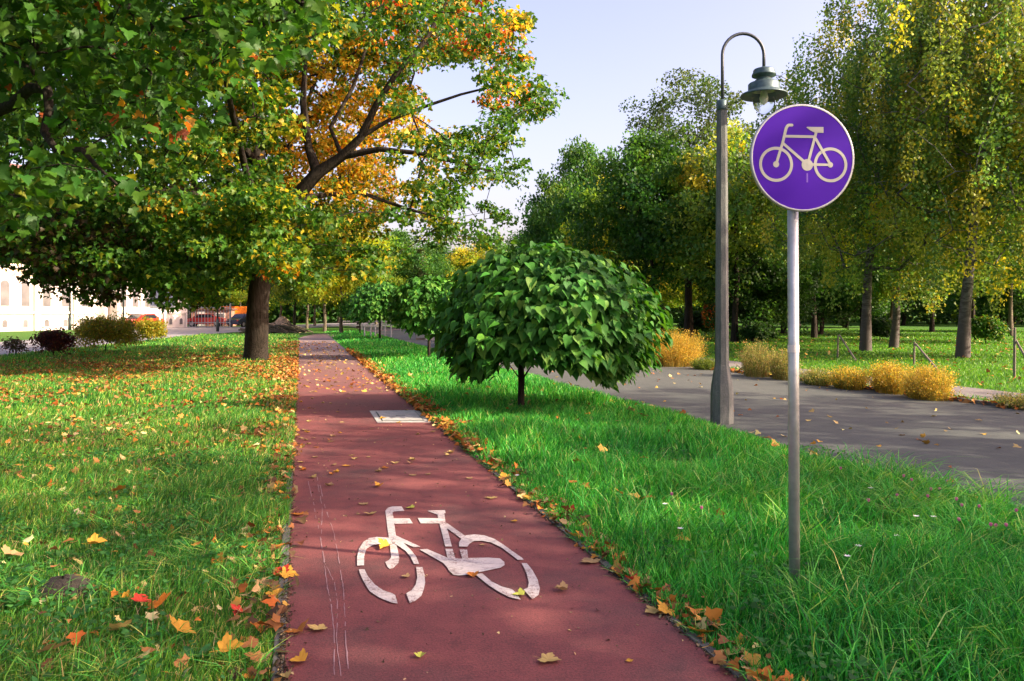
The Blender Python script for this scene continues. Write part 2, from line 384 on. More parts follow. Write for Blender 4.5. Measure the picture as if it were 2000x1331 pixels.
HEART = fan(sym([(.16,-.10),(.34,-.06),(.46,.12),(.46,.34),(.34,.58),(.16,.80)], (0, 1.05)), (0, .25), .22, .34)
OVAL = fan(sym([(.2,.2),(.26,.5),(.15,.8)], (0, 1)), (0, .45), .2, .2)

def palette(n, cols, wts, jit=.18):
    cols = np.array(cols); k = rng.choice(len(cols), n, p=np.array(wts) / sum(wts)); c = cols[k]
    return np.clip(c * (1 + rng.normal(0, jit, (n, 1))) * (1 + rng.normal(0, .06, (n, 3))), .003, .95)
G_MAPLE = [(.034, .115, .014), (.058, .16, .016), (.11, .21, .018), (.20, .24, .015)]
G_GREEN = [(.045, .14, .025), (.07, .20, .025), (.16, .28, .025)]
G_YEL = [(.18, .27, .02), (.34, .34, .02), (.46, .36, .03), (.09, .20, .02)]
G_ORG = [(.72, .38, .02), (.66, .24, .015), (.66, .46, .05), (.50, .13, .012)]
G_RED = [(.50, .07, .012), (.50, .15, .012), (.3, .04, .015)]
G_DARK = [(.02, .06, .014), (.03, .085, .018), (.045, .105, .02)]

def patch(x, y, s, seed):                       # smooth value noise in 0..1
    r_ = np.random.default_rng(seed); tb = r_.random((64, 64)); xi, yi = x / s + 1000, y / s + 1000
    x0, y0 = np.floor(xi).astype(int), np.floor(yi).astype(int); fx, fy = xi - x0, yi - y0; fx, fy = fx * fx * (3 - 2 * fx), fy * fy * (3 - 2 * fy)
    g_ = lambda a, b_: tb[a % 64, b_ % 64]
    return (g_(x0, y0) * (1 - fx) + g_(x0 + 1, y0) * fx) * (1 - fy) + (g_(x0, y0 + 1) * (1 - fx) + g_(x0 + 1, y0 + 1) * fx) * fy
# ------------------------------------------------------------------ tree skeleton
class Skel:
    def __init__(s): s.p = []; s.par = []; s.r = []
    def node(s, p, par, r=0.0): s.p.append(np.array(p, float)); s.par.append(par); s.r.append(r); return len(s.p) - 1
    def chain(s, pts, rads, par=-1):
        ids = []
        for p, r in zip(pts, rads): par = s.node(p, par, r); ids.append(par)
        return ids
    def nearest(s, p):
        a = np.array(s.p); return int(np.argmin(np.linalg.norm(a - np.array(p), axis=1)))
    def grow(s, target, wob=.12, up=.35, seg=.9):
        A = np.array(s.p); t_ = np.array(target); d = t_ - A; L = np.linalg.norm(d, axis=1)
        cost = L + np.maximum(0, A[:, 2] - t_[2]) * .7; cost[:s.skip] += 1e6
        i = int(np.argmin(cost)); L = L[i]; n = max(2, int(L / seg) + 1); a = A[i]
        mid = (a + t_) / 2 + np.array([0, 0, up * L * .35]); par = i
        for k in range(1, n + 1):
            u = k / n; q = (1 - u) ** 2 * a + 2 * u * (1 - u) * mid + u * u * t_
            if k < n: q = q + rng.normal(0, wob * .3 * L / n, 3)
            par = s.node(q, par)
        return par
    def radii(s, r0=.008, pw=2.35):
        n = len(s.p); acc = np.zeros(n)
        for i in range(n - 1, -1, -1):
            rr = max(acc[i], r0 ** pw); r = rr ** (1 / pw); s.r[i] = max(s.r[i], r) if s.r[i] > 0 else r
            if s.par[i] >= 0: acc[s.par[i]] += rr
    def mesh(s, name, mat, parent, origin, sides=7, minr=0.0):
        kids = {}
        for i, p in enumerate(s.par): kids.setdefault(p, []).append(i)
        mb = MB(); o = np.array(origin); stack = [(-1, r) for r in kids.get(-1, [])]
        while stack:
            par, st_ = stack.pop(); pts, rad = [], []
            if par >= 0: pts.append(s.p[par] - o); rad.append(min(s.r[par], s.r[st_] * 1.35))
            cur = st_
            while True:
                pts.append(s.p[cur] - o); rad.append(s.r[cur]); ks = kids.get(cur, [])
                if not ks: break
                ks = sorted(ks, key=lambda k: -s.r[k]); stack += [(cur, k) for k in ks[1:]]; cur = ks[0]
            if len(pts) > 1 and max(rad) > minr:
                mr_ = max(rad); mb.tube(pts, rad, sides + 5 if mr_ > .2 else (sides if mr_ > .05 else 4), cap=False)
        return mb.build(name, mat, parent, smooth=True)

def inpoly(x, y, poly):
    x = np.asarray(x); y = np.asarray(y); c = np.zeros(x.shape, bool); n = len(poly)
    for i in range(n):
        x1, y1 = poly[i]; x2, y2 = poly[(i + 1) % n]
        if y1 == y2: continue
        c ^= ((y1 > y) != (y2 > y)) & (x < (x2 - x1) * (y - y1) / (y2 - y1) + x1)
    return c
def clump_leaves(tg, per, rad, flat=.55, weep=0.0):
    n = len(tg) * per; cen = np.repeat(tg, per, 0); off = rng.normal(0, 1, (n, 3)); off /= np.linalg.norm(off, axis=1, keepdims=True)
    off *= rng.random((n, 1)) ** .45; rr = np.repeat(rad, per)[:, None] if hasattr(rad, '__len__') else rad
    off = off * rr; off[:, 2] *= flat
    if weep: off[:, 2] = -rng.random(n) * weep + off[:, 2] * .4; off[:, :2] *= .55
    nrm = rng.normal(0, .8, (n, 3)); nrm[:, 2] += .8; nrm[:, 1] -= .25
    if weep: nrm = rng.normal(0, 1, (n, 3)); nrm[:, 2] += .3
    ax = off + rng.normal(0, .5, (n, 3)) * np.abs(rr); ax[:, 2] -= .45 * (1 if not weep else 4)
    return cen + off, nrm, ax, cen

# ------------------------------------------------------------------ the big maple
B0 = G(500, 706)
big = empty('maple_tree', B0, 0, 'big spreading maple with orange and green leaves standing left of the red path', 'tree')
sk = Skel(); sk.skip = 3
PD = lambda l: [P(*q) for q in l]
tr = sk.chain([B0 + Vector((0, 0, -.1)), B0 + Vector((0, 0, .25)), P(501, 660, 25.8), P(504, 590, 25.8), P(512, 520, 25.8), P(519, 480, 25.8), P(514, 420, 26), P(508, 330, 26.2), P(500, 240, 26.5), P(482, 150, 26.8), P(470, 40, 27), P(450, -90, 27)],
              [.47, .40, .37, .34, .33, .32, .25, .22, .19, .15, .12, .08])
l1 = sk.chain(PD([(545, 415, 25.5), (585, 378, 25.2), (620, 338, 25), (668, 306, 24.8), (705, 268, 24.5), (735, 205, 24.3), (770, 150, 24), (830, 80, 24), (870, 10, 24), (900, -80, 24)]), [.24, .22, .2, .15, .12, .1, .085, .07, .05, .04], tr[5])
sk.chain(PD([(603, 290, 25.2), (592, 200, 25.4), (596, 130, 25.6), (560, 50, 26)]), [.13, .11, .08, .06], l1[2])
sk.chain(PD([(645, 250, 25.2), (690, 170, 25.6), (720, 80, 26), (760, -30, 26)]), [.06, .06, .05, .04], l1[3])
sk.chain(PD([(740, 292, 24.5), (820, 300, 24), (900, 320, 23.6), (960, 335, 23.4)]), [.09, .07, .05, .04], l1[3])
sk.chain(PD([(760, 235, 24.5), (840, 205, 24.2), (900, 185, 24), (960, 170, 24)]), [.06, .05, .04, .03], l1[4])
sk.chain(PD([(600, 385, 26), (700, 375, 27), (800, 410, 27.5), (880, 430, 28)]), [.09, .07, .06, .04], l1[0])
sk.chain(PD([(440, 400, 24), (340, 370, 22.5), (240, 380, 21), (130, 420, 20)]), [.14, .11, .08, .05], tr[6])
sk.chain(PD([(450, 250, 25), (400, 150, 24.5), (370, 20, 24)]), [.12, .09, .06], tr[7])
sk.chain(PD([(430, 500, 24.5), (330, 520, 23), (220, 530, 21.5)]), [.10, .07, .05], tr[4])
sk.chain(PD([(560, 300, 28), (600, 200, 30), (640, 100, 32)]), [.1, .08, .05], tr[7])
sk.chain([(-7.5, 22.5, 5.5), (-7, 20, 6.5), (-6.5, 18, 7)], [.1, .08, .05], tr[6])
poly = [(-260, -700), (800, -700), (900, -120), (955, 0), (1020, 40), (1025, 150), (1060, 170), (1112, 190), (1112, 202), (1040, 225), (1005, 260), (1028, 330), (1022, 360), (960, 390), (1000, 450), (950, 482), (880, 490), (820, 500),
        (760, 525), (690, 530), (640, 515), (575, 515), (545, 500), (470, 520), (420, 550), (350, 560), (270, 515), (200, 545), (130, 540), (60, 505), (-20, 485), (-260, 480)]
cand = rng.normal(0, 1, (90000, 3)); cand /= np.linalg.norm(cand, axis=1, keepdims=True); cand *= rng.random((90000, 1)) ** .38
cand = cand * np.array([11.5, 8.6, 10.2]) + np.array([-7.6, 25.8, 8.8])
px, py = proj(cand)
ok = inpoly(px, py, poly) & (np.hypot(px - 872, (py - 180) * 1.15) > 74) & (np.hypot(px - 850, py - 420) > 0) & (rng.random(len(px)) < np.where(py < -60, .35, 1)) & (cand[:, 2] > 2.0)
ok &= ~((px > 565) & (px < 760) & (py > 80) & (py < 400) & (cand[:, 1] < 26.0))      # the fork stays open
ok &= ~((px > 470) & (px < 545) & (py > 505) & (cand[:, 1] < 26.5))
ok &= ~((px > 540) & (py > 380) & (rng.random(len(px)) < .45) & (cand[:, 1] < 25.8))
ok &= ~((px > 740) & (py > 130) & (rng.random(len(px)) < .5))
cand = cand[ok]; sel = []
grid = {}
for q in cand:                                   # poisson-like thinning
    k = tuple((q / (.80 if q[0] < -6 else .92)).astype(int))
    if grid.get(k, 0) < 1: grid[k] = 1; sel.append(q)
    if len(sel) >= 1500: break
D_ = rng.uniform(18.5, 28, 4000); qx = rng.uniform(-120, 560, 4000); qy = rng.uniform(380, 600, 4000); ok = inpoly(qx, qy, poly) & ~((qx > 465) & (qy > 500))
for q in np.stack([(qx - 1000) / F * D_, D_, H + (HOR - qy) / F * D_], 1)[ok]:
    k = tuple((q / .8).astype(int))
    if k not in grid: grid[k] = 1; sel.append(q)
    if len(sel) >= 1850: break
for k in range(60):                              # small sprays hanging below the crown's edge
    a_ = rng.integers(1, len(poly) - 19) + 18; a_ = min(a_, len(poly) - 2); (xa, ya), (xb, yb) = poly[a_], poly[a_ + 1]; u = rng.random()
    sel.append(np.array(P(xa + (xb - xa) * u, ya + (yb - ya) * u + rng.uniform(0, 34), rng.uniform(19.5, 27))))
tg = np.array(sel); o_ = np.argsort(np.linalg.norm(tg - np.array([-8, 25.8, 6]), axis=1)); tg = tg[o_]
for q in tg: sk.grow(q, .35)
sk.radii(.013)
sk.mesh('trunk', M_bark, big, B0)
lp, ln_, la, lc = clump_leaves(tg, 112, rng.uniform(.40, .76, len(tg)), .55)
n = len(lp); pcx, pcy = proj(lc)
col = palette(n, G_MAPLE, [4, 5, 2.5, .6])
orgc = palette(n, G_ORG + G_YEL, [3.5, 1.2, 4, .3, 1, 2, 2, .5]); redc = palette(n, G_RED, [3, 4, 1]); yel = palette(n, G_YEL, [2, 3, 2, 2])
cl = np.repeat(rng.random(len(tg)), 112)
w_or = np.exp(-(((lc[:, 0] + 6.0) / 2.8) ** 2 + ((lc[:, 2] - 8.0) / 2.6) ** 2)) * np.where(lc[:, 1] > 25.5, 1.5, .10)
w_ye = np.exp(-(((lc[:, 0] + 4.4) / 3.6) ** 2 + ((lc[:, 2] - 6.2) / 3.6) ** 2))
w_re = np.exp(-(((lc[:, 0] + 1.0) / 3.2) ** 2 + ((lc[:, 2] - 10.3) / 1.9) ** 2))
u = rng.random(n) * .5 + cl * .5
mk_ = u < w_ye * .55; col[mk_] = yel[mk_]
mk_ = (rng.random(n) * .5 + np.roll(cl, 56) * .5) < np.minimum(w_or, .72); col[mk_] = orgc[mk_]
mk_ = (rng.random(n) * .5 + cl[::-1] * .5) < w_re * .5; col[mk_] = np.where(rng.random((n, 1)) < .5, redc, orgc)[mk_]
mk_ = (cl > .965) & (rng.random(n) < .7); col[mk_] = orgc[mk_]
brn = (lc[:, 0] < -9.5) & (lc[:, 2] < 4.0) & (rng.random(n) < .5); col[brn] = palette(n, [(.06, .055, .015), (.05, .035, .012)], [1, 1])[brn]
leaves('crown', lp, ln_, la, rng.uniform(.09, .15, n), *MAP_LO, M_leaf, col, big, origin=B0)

# ------------------------------------------------------------------ the near maple reaching in from the left
NB = Vector((-9.6, 11.5, 0))
near = empty('maple_tree', NB, 0, 'dark leafy maple limb reaching in at the top left corner', 'tree')
sk = Skel(); sk.skip = 2
tr = sk.chain([NB + Vector((0, 0, -.1)), NB + Vector((0, 0, 1)), NB + Vector((.1, 0, 2.6)), NB + Vector((.3, -.2, 4)), NB + Vector((.2, -.3, 6)), NB + Vector((0, 0, 8.5))], [.42, .34, .3, .26, .2, .12])
a1 = sk.chain(PD([(-90, 250, 9.6), (-20, 222, 8.8), (25, 205, 8.5), (60, 172, 8.3), (92, 175, 8.2), (96, 215, 8.1), (86, 258, 8.0), (112, 296, 7.8), (160, 292, 7.7), (188, 325, 7.6), (230, 362, 7.5)]), [.085, .072, .062, .056, .052, .045, .04, .034, .028, .02, .012], tr[3])
a2 = sk.chain(PD([(-120, 60, 9), (-30, 92, 8), (20, 112, 7.4), (62, 135, 7.2)]), [.09, .06, .04, .025], tr[4])
sk.chain(PD([(70, 95, 7.2), (103, 52, 7.0)]), [.018, .01], a2[2])
a3 = sk.chain(PD([(-60, -120, 10), (120, -90, 9), (280, -30, 8), (250, 20, 7.4), (300, 48, 7.3), (350, 60, 7.2)]), [.1, .08, .05, .03, .022, .014], tr[5])
sk.chain(PD([(420, -60, 7.8), (540, -20, 7.4), (590, 10, 7.2)]), [.04, .025, .015], a3[2])
poly = [(-300, -500), (600, -400), (640, -30), (610, 30), (520, 50), (500, 110), (420, 130), (400, 190), (330, 200), (300, 270), (220, 280), (200, 350), (120, 340), (100, 400), (0, 400), (-300, 460)]
D_ = rng.uniform(6.2, 12.5, 9000); px = rng.uniform(-300, 660, 9000); py = rng.uniform(-480, 480, 9000)
ok = inpoly(px, py, poly) & ~((py > 250) & (D_ > 9.5) & (px > 150)); ok &= ~((px < 270) & (py > 110) & (py < 330) & (D_ < 8.6)) | (rng.random(9000) < .03); D_, px, py = D_[ok], px[ok], py[ok]
c3 = np.stack([(px - 1000) / F * D_, D_, H + (HOR - py) / F * D_], 1); sel = []; grid = {}
for q in c3:
    k = tuple((q / .55).astype(int))
    if k not in grid: grid[k] = 1; sel.append(q)
    if len(sel) >= 620: break
top = np.stack([rng.uniform(-10, -1, 4000), rng.uniform(1.5, 12, 4000), rng.uniform(4.2, 9.5, 4000)], 1); top = top[(top[:, 2] > H + .44 * top[:, 1] + .5) & (((top[:, 0] + 6.5) / 5) ** 2 + ((top[:, 1] - 7.5) / 6) ** 2 + ((top[:, 2] - 6) / 3.8) ** 2 < 1)]  # unseen clumps above the view, added to shade the near foliage
for q in top:
    k = (9,) + tuple((q / .9).astype(int))
    if k not in grid: grid[k] = 1; sel.append(q)
tg = np.array(sel); tg = tg[np.argsort(-tg[:, 1])]
for q in tg: sk.grow(q, .3, .15, .5)
sk.radii(.0055); sk.mesh('trunk', M_bark, near, NB)
lp, ln_, la, lc = clump_leaves(tg, 34, rng.uniform(.35, .6, len(tg)), .7)
n = len(lp); col = palette(n, [(.026, .095, .012), (.042, .13, .014), (.075, .175, .016), (.20, .22, .02)], [4, 5, 3, .3])
cl = np.repeat(rng.random(len(tg)), 34); mk_ = (cl > .97) & (rng.random(n) < .6); col[mk_] = palette(n, [(.4, .1, .02), (.45, .25, .03)], [1, 1])[mk_]
leaves('crown', lp, ln_, la, rng.uniform(.07, .125, n), *MAP_HI, M_leaf, col, near, origin=NB)

# ------------------------------------------------------------------ catalpas
def catalpa(base, cx_, R_, zc, Hh, n=8200, ls=.155, low=None, amax=128):
    root = empty('catalpa_tree', base); s2 = Skel(); s2.skip = 0
    tz = zc + .25
    tr = s2.chain([(0, 0, -.05), (.01, 0, .5), (-.01, 0, 1.0), (0, 0, tz), (.05, 0, tz + .35)], [.062, .054, .05, .05, .04])
    th = rng.uniform(0, 2 * math.pi, n); t_ = rng.random(n) ** .7
    ragged = 1 + .04 * np.cos(th * 2) + .04 * np.sin(th * 5 + 1) + .05 * np.sin(th * 9 + 2) + .04 * np.sin(th * 14)
    ang = t_ * R(amax) * (1 + .09 * np.sin(th * 2.3 + .7) * (low or 1)); lay = 1.03 - rng.random(n) ** 1.8 * .4
    x = cx_ + R_ * np.sin(ang) * np.cos(th) * ragged * lay
    y = R_ * .93 * np.sin(ang) * np.sin(th) * ragged * lay
    z = zc + Hh * np.cos(ang) * lay + rng.normal(0, .05, n)
    pos = np.stack([x, y, z], 1)
    out = np.stack([np.cos(th), np.sin(th), np.zeros(n)], 1)
    nrm = out * np.sin(ang)[:, None] * .75 + np.array([0, 0, 1.0]) + rng.normal(0, .42, (n, 3)); pos = pos + out * (.13 * np.sin(t_ * 44 + np.sin(th * 5) * 2))[:, None]
    axis = out * .6 + np.array([0, 0, -.95]) + rng.normal(0, .3, (n, 3))
    for k in range(60):
        j = rng.integers(n); s2.grow(pos[j] * np.array([.86, .86, .95]), .2, .9, .35)
    s2.radii(.006); s2.mesh('trunk', M_bark, root, (0, 0, 0))
    col = palette(n, [(.030, .125, .018), (.052, .18, .024), (.11, .26, .035)], [3, 4, 2], .18)
    leaves('crown', pos, nrm, axis, rng.uniform(.55, 1.25, n) * ls, *HEART, M_big, col, root)
    return root
k1 = G(1017, 803); r1 = catalpa(k1, .43, 1.67, 1.44, 1.20)
tag(r1, 'nearest round-headed catalpa with large heart-shaped green leaves beside the path', 'tree', 'catalpas planted in a row on the verge')
catl = [(838, 702, 28, 1.0, 'small dark catalpa with a leafy ball crown, behind the large nearest one'), (742, 664, 46, 1.2, 'pale sunlit catalpa, third in the row along the verge'),
        (703, 653, 60, 1.1, 'farthest small catalpa on the verge near the trees'), (900, 676, 38, .7, 'catalpa half hidden behind the large nearest one')]
r2p = None
for px_, py_, D_, s_, lb in catl:
    if r2p is None: r2p = catalpa(G(px_, py_), 0.0, 1.38, 1.70, 1.1, 4200, .17, None, 122); o = r2p
    else: o = copy_tree(r2p); o.location = G(px_, py_)
    o.rotation_euler.z = random.uniform(0, 6); o.scale = (s_,) * 3; tag(o, lb, 'tree', 'catalpas planted in a row on the verge')

# ------------------------------------------------------------------ generic trees
def tree(base, h, cr, crown_lo, nt_, per, lsize, cols, wts, bark=M_bark, name='tree', lean=(0, 0), r0=None, weep=0, label=None, group=None, tmpl=QUAD, crad=(.6, 1.1), shape=1.0, forks=3, oc=None, cat='tree', stems=1):
    root = empty(name, base, 0, label, cat, group); s2 = Skel(); s2.skip = 2 if crown_lo > 1 else 1
    r0 = r0 or h * .018
    for st_ in range(stems):
        dx, dy = (0, 0) if stems == 1 else (random.uniform(-.3, .3), random.uniform(-.3, .3)); lx, ly = lean[0] + dx * 5, lean[1] + dy * 5
        zt = h * .8; K = 8; ids = s2.chain([(dx + lx * (k / K) ** 1.2 + random.uniform(-.12, .12) * min(k, 2) * .5, dy + ly * (k / K) + random.uniform(-.1, .1) * min(k, 2) * .5, -.1 + zt * k / K) for k in range(K + 1)],
                                       [r0 * (1.25 if k == 0 else 1 - .85 * k / K) for k in range(K + 1)])
    q = rng.normal(0, 1, (nt_ * 6, 3)); q /= np.linalg.norm(q, axis=1, keepdims=True); q *= rng.random((len(q), 1)) ** .40
    cz = (h + crown_lo) / 2; q[:, 2] = np.where(q[:, 2] > 0, q[:, 2], q[:, 2])
    lump = 1 + .16 * np.sin(np.arctan2(q[:, 1], q[:, 0]) * 3 + random.uniform(0, 6)) + .1 * np.sin(q[:, 2] * 7 + random.uniform(0, 6))
    q = q * np.stack([cr * lump, cr * lump, np.full(len(q), (h - crown_lo) / 2)], 1)
    q[:, :2] *= np.clip(1.15 - shape * .35 * (q[:, 2:3] / (h - crown_lo) * 2), .3, 1.4)
    q[:, 2] += cz; q[:, 0] += lean[0] * .8; q[:, 1] += lean[1] * .8; sel = []; grid = {}
    step = max(.5, (cr * cr * (h - crown_lo) * 2.1 / nt_) ** (1 / 3) * .8)
    for v in q:
        k = tuple(np.floor(v / step).astype(int))
        if k not in grid: grid[k] = 1; sel.append(v)
        if len(sel) >= nt_: break
    tg = np.array(sel); tg = tg[np.argsort(np.linalg.norm(tg - np.array([0, 0, crown_lo]), axis=1))]
    for v in tg: s2.grow(v, .35, .4, 1.0)
    s2.radii(.012); s2.mesh('trunk', bark, root, (0, 0, 0), 6)
    lp, ln_, la, lc = clump_leaves(tg, per, rng.uniform(*crad, len(tg)), .6, weep)
    col = palette(len(lp), cols, wts); cl = np.repeat(rng.random(len(tg)), per)
    if oc is not None:
        m2 = (cl > 1 - oc[0]) & (rng.random(len(lp)) < .75); col[m2] = palette(len(lp), oc[1], [1] * len(oc[1]))[m2]
    col = .3 * col + .7 * np.repeat(col[::per], per, axis=0)
    col = np.clip(col * (.92 + .72 * np.repeat(rng.random(len(tg)), per))[:, None], .003, .9)
    leaves('crown', lp, ln_, la, rng.uniform(.75, 1.3, len(lp)) * lsize, *tmpl, M_leaf, col, root)
    return root

# birches in the park, each its own tree
GB = 'silver birches in the park'
BC = [(.09, .18, .04), (.16, .23, .04), (.32, .30, .04), (.05, .12, .035)]
tree(G(1690, 686), 17.5, 4.6, 2.8, 430, 130, .12, BC, [4, 3, 1.4, 3], M_birch, 'birch_tree', (1.0, 0), .21, 1.5, 'silver birch with pale patched trunk, first one to the right of the sign pole', GB, oc=(.16, G_YEL))
tree(G(1745, 680), 16, 3.8, 2.9, 380, 130, .12, BC, [4, 3, 1.6, 3], M_birch, 'birch_tree', (1.2, 0), .18, 1.4, 'grey-trunked silver birch standing close behind the pale patched one', GB, oc=(.2, G_YEL))
tree(G(1880, 699), 18, 4.6, 3.2, 460, 130, .12, BC, [4, 3, 1.6, 3], M_birch, 'birch_tree', (1.6, .2), .21, 1.6, 'nearest silver birch leaning to the right over the sunlit park lawn', GB, oc=(.2, G_YEL))
tree(G(2085, 700), 17, 4.6, 2.8, 420, 130, .12, BC, [4, 3, 2, 3], M_birch, 'birch_tree', (-1.0, 0), .2, 1.6, 'silver birch at the right edge of the park view', GB, oc=(.25, G_YEL))
# background prototypes, copied
protos = {
 'broad': tree((0, 0, -50), 10, 4.0, 2.4, 210, 130, .20, [(.03, .10, .02), (.05, .14, .022), (.11, .20, .022)], [4, 4, 2], name='broadleaf_tree', crad=(.7, 1.15)),
 'olive': tree((0, 0, -50), 11, 3.8, 2.2, 190, 100, .19, [(.09, .18, .03), (.15, .23, .03), (.30, .31, .03), (.05, .12, .025)], [3, 3, 1.2, 3], name='broadleaf_tree', crad=(.7, 1.1), oc=(.07, G_YEL)),
 'yellow': tree((0, 0, -50), 9, 3.8, 2.2, 200, 130, .19, G_YEL, [4, 4, 2, 3], M_bark2, name='broadleaf_tree', crad=(.7, 1.1), oc=(.04, G_ORG)),
 'dark': tree((0, 0, -50), 8, 3.6, .6, 200, 120, .21, G_DARK, [3, 4, 2], name='broadleaf_tree', crad=(.8, 1.2), stems=3, r0=.12),
 'thin': tree((0, 0, -50), 13, 4.4, 3.2, 120, 46, .2, G_GREEN, [3, 3, 1], name='broadleaf_tree', crad=(.5, .9)),
 'airy': tree((0, 0, -50), 14, 4.4, 3.0, 220, 110, .15, [(.035, .065, .022), (.045, .09, .02), (.08, .11, .02)], [3, 3, 1], name='broadleaf_tree', crad=(.6, 1.0), shape=1.4),
}
desc = {'broad': 'rounded green tree', 'olive': 'olive-brown broad tree', 'yellow': 'yellow-green autumn tree', 'dark': 'dark low-branched tree', 'airy': 'tall airy open-crowned tree'}
used = {}
def far(kind, px_, D_, hs, ws, where, grp):
    pr = protos[kind]
    if kind in used: o = copy_tree(pr)
    else: o = pr; used[kind] = 1
    h0 = {'broad': 10, 'olive': 11, 'yellow': 9, 'dark': 8, 'airy': 14}[kind]
    o.location = ((px_ - 1000) / F * D_, D_, 0); s_ = hs / h0; o.scale = (ws, ws, s_); o.rotation_euler.z = random.uniform(0, 6.28)
    tag(o, desc[kind] + ' ' + where, 'tree', grp); return o
GR, GC, GL = 'trees of the park behind the road', 'trees along the far part of the path', 'trees beyond the street'
for a in [('airy', 1345, 50, 17.2, 1.12, 'rising highest above the park trees left of the lamp post'), ('broad', 1140, 66, 15.6, 1.0, 'with a pointed top at the left end of the park trees'),
          ('yellow', 1185, 58, 11.5, .75, 'in front of the pointed green tree, right of the round catalpa'), ('broad', 1275, 46, 11.9, .95, 'above the golden weeds, left of the lamp post'),
          ('olive', 1435, 43, 12.0, 1.0, 'directly behind the lamp post'), ('dark', 1480, 45, 6.0, .72, 'low and many-stemmed between the lamp post and the sign pole'),
          ('broad', 1085, 76, 12.5, .9, 'at the far left edge of the park trees beside the open sky'), ('olive', 1210, 72, 13.5, .9, 'deep behind the golden weeds'),
          ('broad', 1590, 50, 12, 1.0, 'behind the sign pole'), ('dark', 1600, 58, 8, .9, 'low behind the sign pole'), ('olive', 1530, 60, 13.5, 1.0, 'between lamp post and sign, deep in the park'),
          ('yellow', 1400, 72, 9, 1.0, 'glowing in a gap behind the lamp post'), ('yellow', 1300, 84, 9, 1.2, 'glowing between dark trunks left of the lamp post'), ('yellow', 1500, 88, 9, 1.2, 'seen through the gap left of the sign pole'),
          ('broad', 1685, 56, 13, 1.0, 'behind the pale patched birch'), ('yellow', 1740, 60, 11, .9, 'behind the grey-trunked birch'), ('broad', 1820, 64, 13, 1.0, 'between the grey-trunked and the leaning birch, far back'),
          ('olive', 1900, 58, 14, 1.0, 'behind the leaning birch'), ('yellow', 1975, 54, 12, 1.0, 'behind the right-hand birches'), ('dark', 1965, 66, 7, 1.0, 'low at the right end of the park lawn'),
          ('dark', 1650, 84, 8, 1.2, 'far back behind the pale patched birch'), ('broad', 1560, 92, 12, 1.3, 'far back right of the sign pole'), ('dark', 1760, 98, 9, 1.4, 'farthest on the sunlit lawn behind the birches'),
          ('broad', 1880, 100, 12, 1.4, 'farthest back behind the leaning birch'), ('dark', 1240, 98, 9, 1.3, 'farthest back behind the golden weeds'), ('dark', 2050, 90, 9, 1.3, 'farthest back at the right end'),
          ('broad', 1340, 100, 11, 1.4, 'farthest back left of the lamp post'), ('olive', 2060, 42, 13, 1.0, 'at the right margin behind the birches')]:
    far(*a, GR)
for a in [('yellow', 667, 59, 9.6, .85, 'with the thickest dark trunk right of the path end'), ('yellow', 634, 66, 9.8, .85, 'next to the thick-trunked one at the path end'), ('yellow', 600, 78, 10, .8, 'standing on the far path line'),
          ('broad', 575, 70, 9.5, .8, 'just right of the big maple trunk'), ('yellow', 548, 84, 10, .9, 'behind the earth heap'), ('yellow', 615, 96, 10, .9, 'deep in the row beside the path'), ('olive', 700, 80, 9.5, .9, 'behind the thick-trunked one to the right'),
          ('yellow', 735, 92, 10, .9, 'above the pale catalpa'), ('broad', 780, 84, 10.2, 1.0, 'between the pale catalpa and the dark catalpa'), ('yellow', 660, 120, 10.5, 1.2, 'far behind the row of trunks'), ('broad', 850, 100, 10.4, 1.0, 'low behind the dark catalpa'),
          ('yellow', 925, 100, 10.2, 1.0, 'low on the skyline left of the nearest catalpa'), ('dark', 590, 135, 9, 1.5, 'farthest at the end of the path'), ('dark', 740, 140, 9, 1.6, 'farthest behind the pale catalpa'), ('broad', 980, 110, 11, 1.3, 'on the skyline behind the nearest catalpa'), ('dark', 860, 150, 8, 1.6, 'farthest on the skyline')]:
    far(*a, GC)
for a in [('yellow', 405, 96, 10, 1.0, 'behind the red brick shed'), ('yellow', 470, 104, 11, 1.0, 'left of the big maple trunk behind the orange lorry'), ('broad', 440, 130, 12, 1.3, 'far behind the orange lorry'), ('yellow', 370, 120, 10, 1.0, 'past the end of the pale building'), ('yellow', 520, 110, 10, 1.0, 'behind the big maple trunk')]:
    far(*a, GL)
# conifers on the skyline
def conifer(px_, D_, h, label):
    root = empty('conifer_tree', ((px_ - 1000) / F * D_, D_, 0), 0, label, 'tree'); MB().tube([(0, 0, -.1), (0, 0, h)], [.16, .02], 7).build('trunk', M_bark, root)
    n = 5000; z = rng.random(n) ** 1.2; th = rng.uniform(0, 6.28, n); tier = (z * 14) % 1
    r_ = (1 - z) * h * .27 * (.55 + .45 * (1 - tier)) * rng.random(n) ** .4
    pos = np.stack([np.cos(th) * r_, np.sin(th) * r_, .6 + z * (h - .6)], 1); ax = np.stack([np.cos(th), np.sin(th), np.full(n, -.3)], 1) + rng.normal(0, .3, (n, 3))
    nr = rng.normal(0, .5, (n, 3)); nr[:, 2] += 1
    leaves('crown', pos, nr, ax, rng.uniform(.25, .5, n), *QUAD, M_leaf, palette(n, [(.14, .19, .09), (.20, .25, .11)], [1, 1]), root)
conifer(822, 82, 8.0, 'pale grey-green conifer above the dark catalpa'); conifer(872, 125, 9.4, 'thin distant conifer tip on the skyline left of the nearest catalpa')
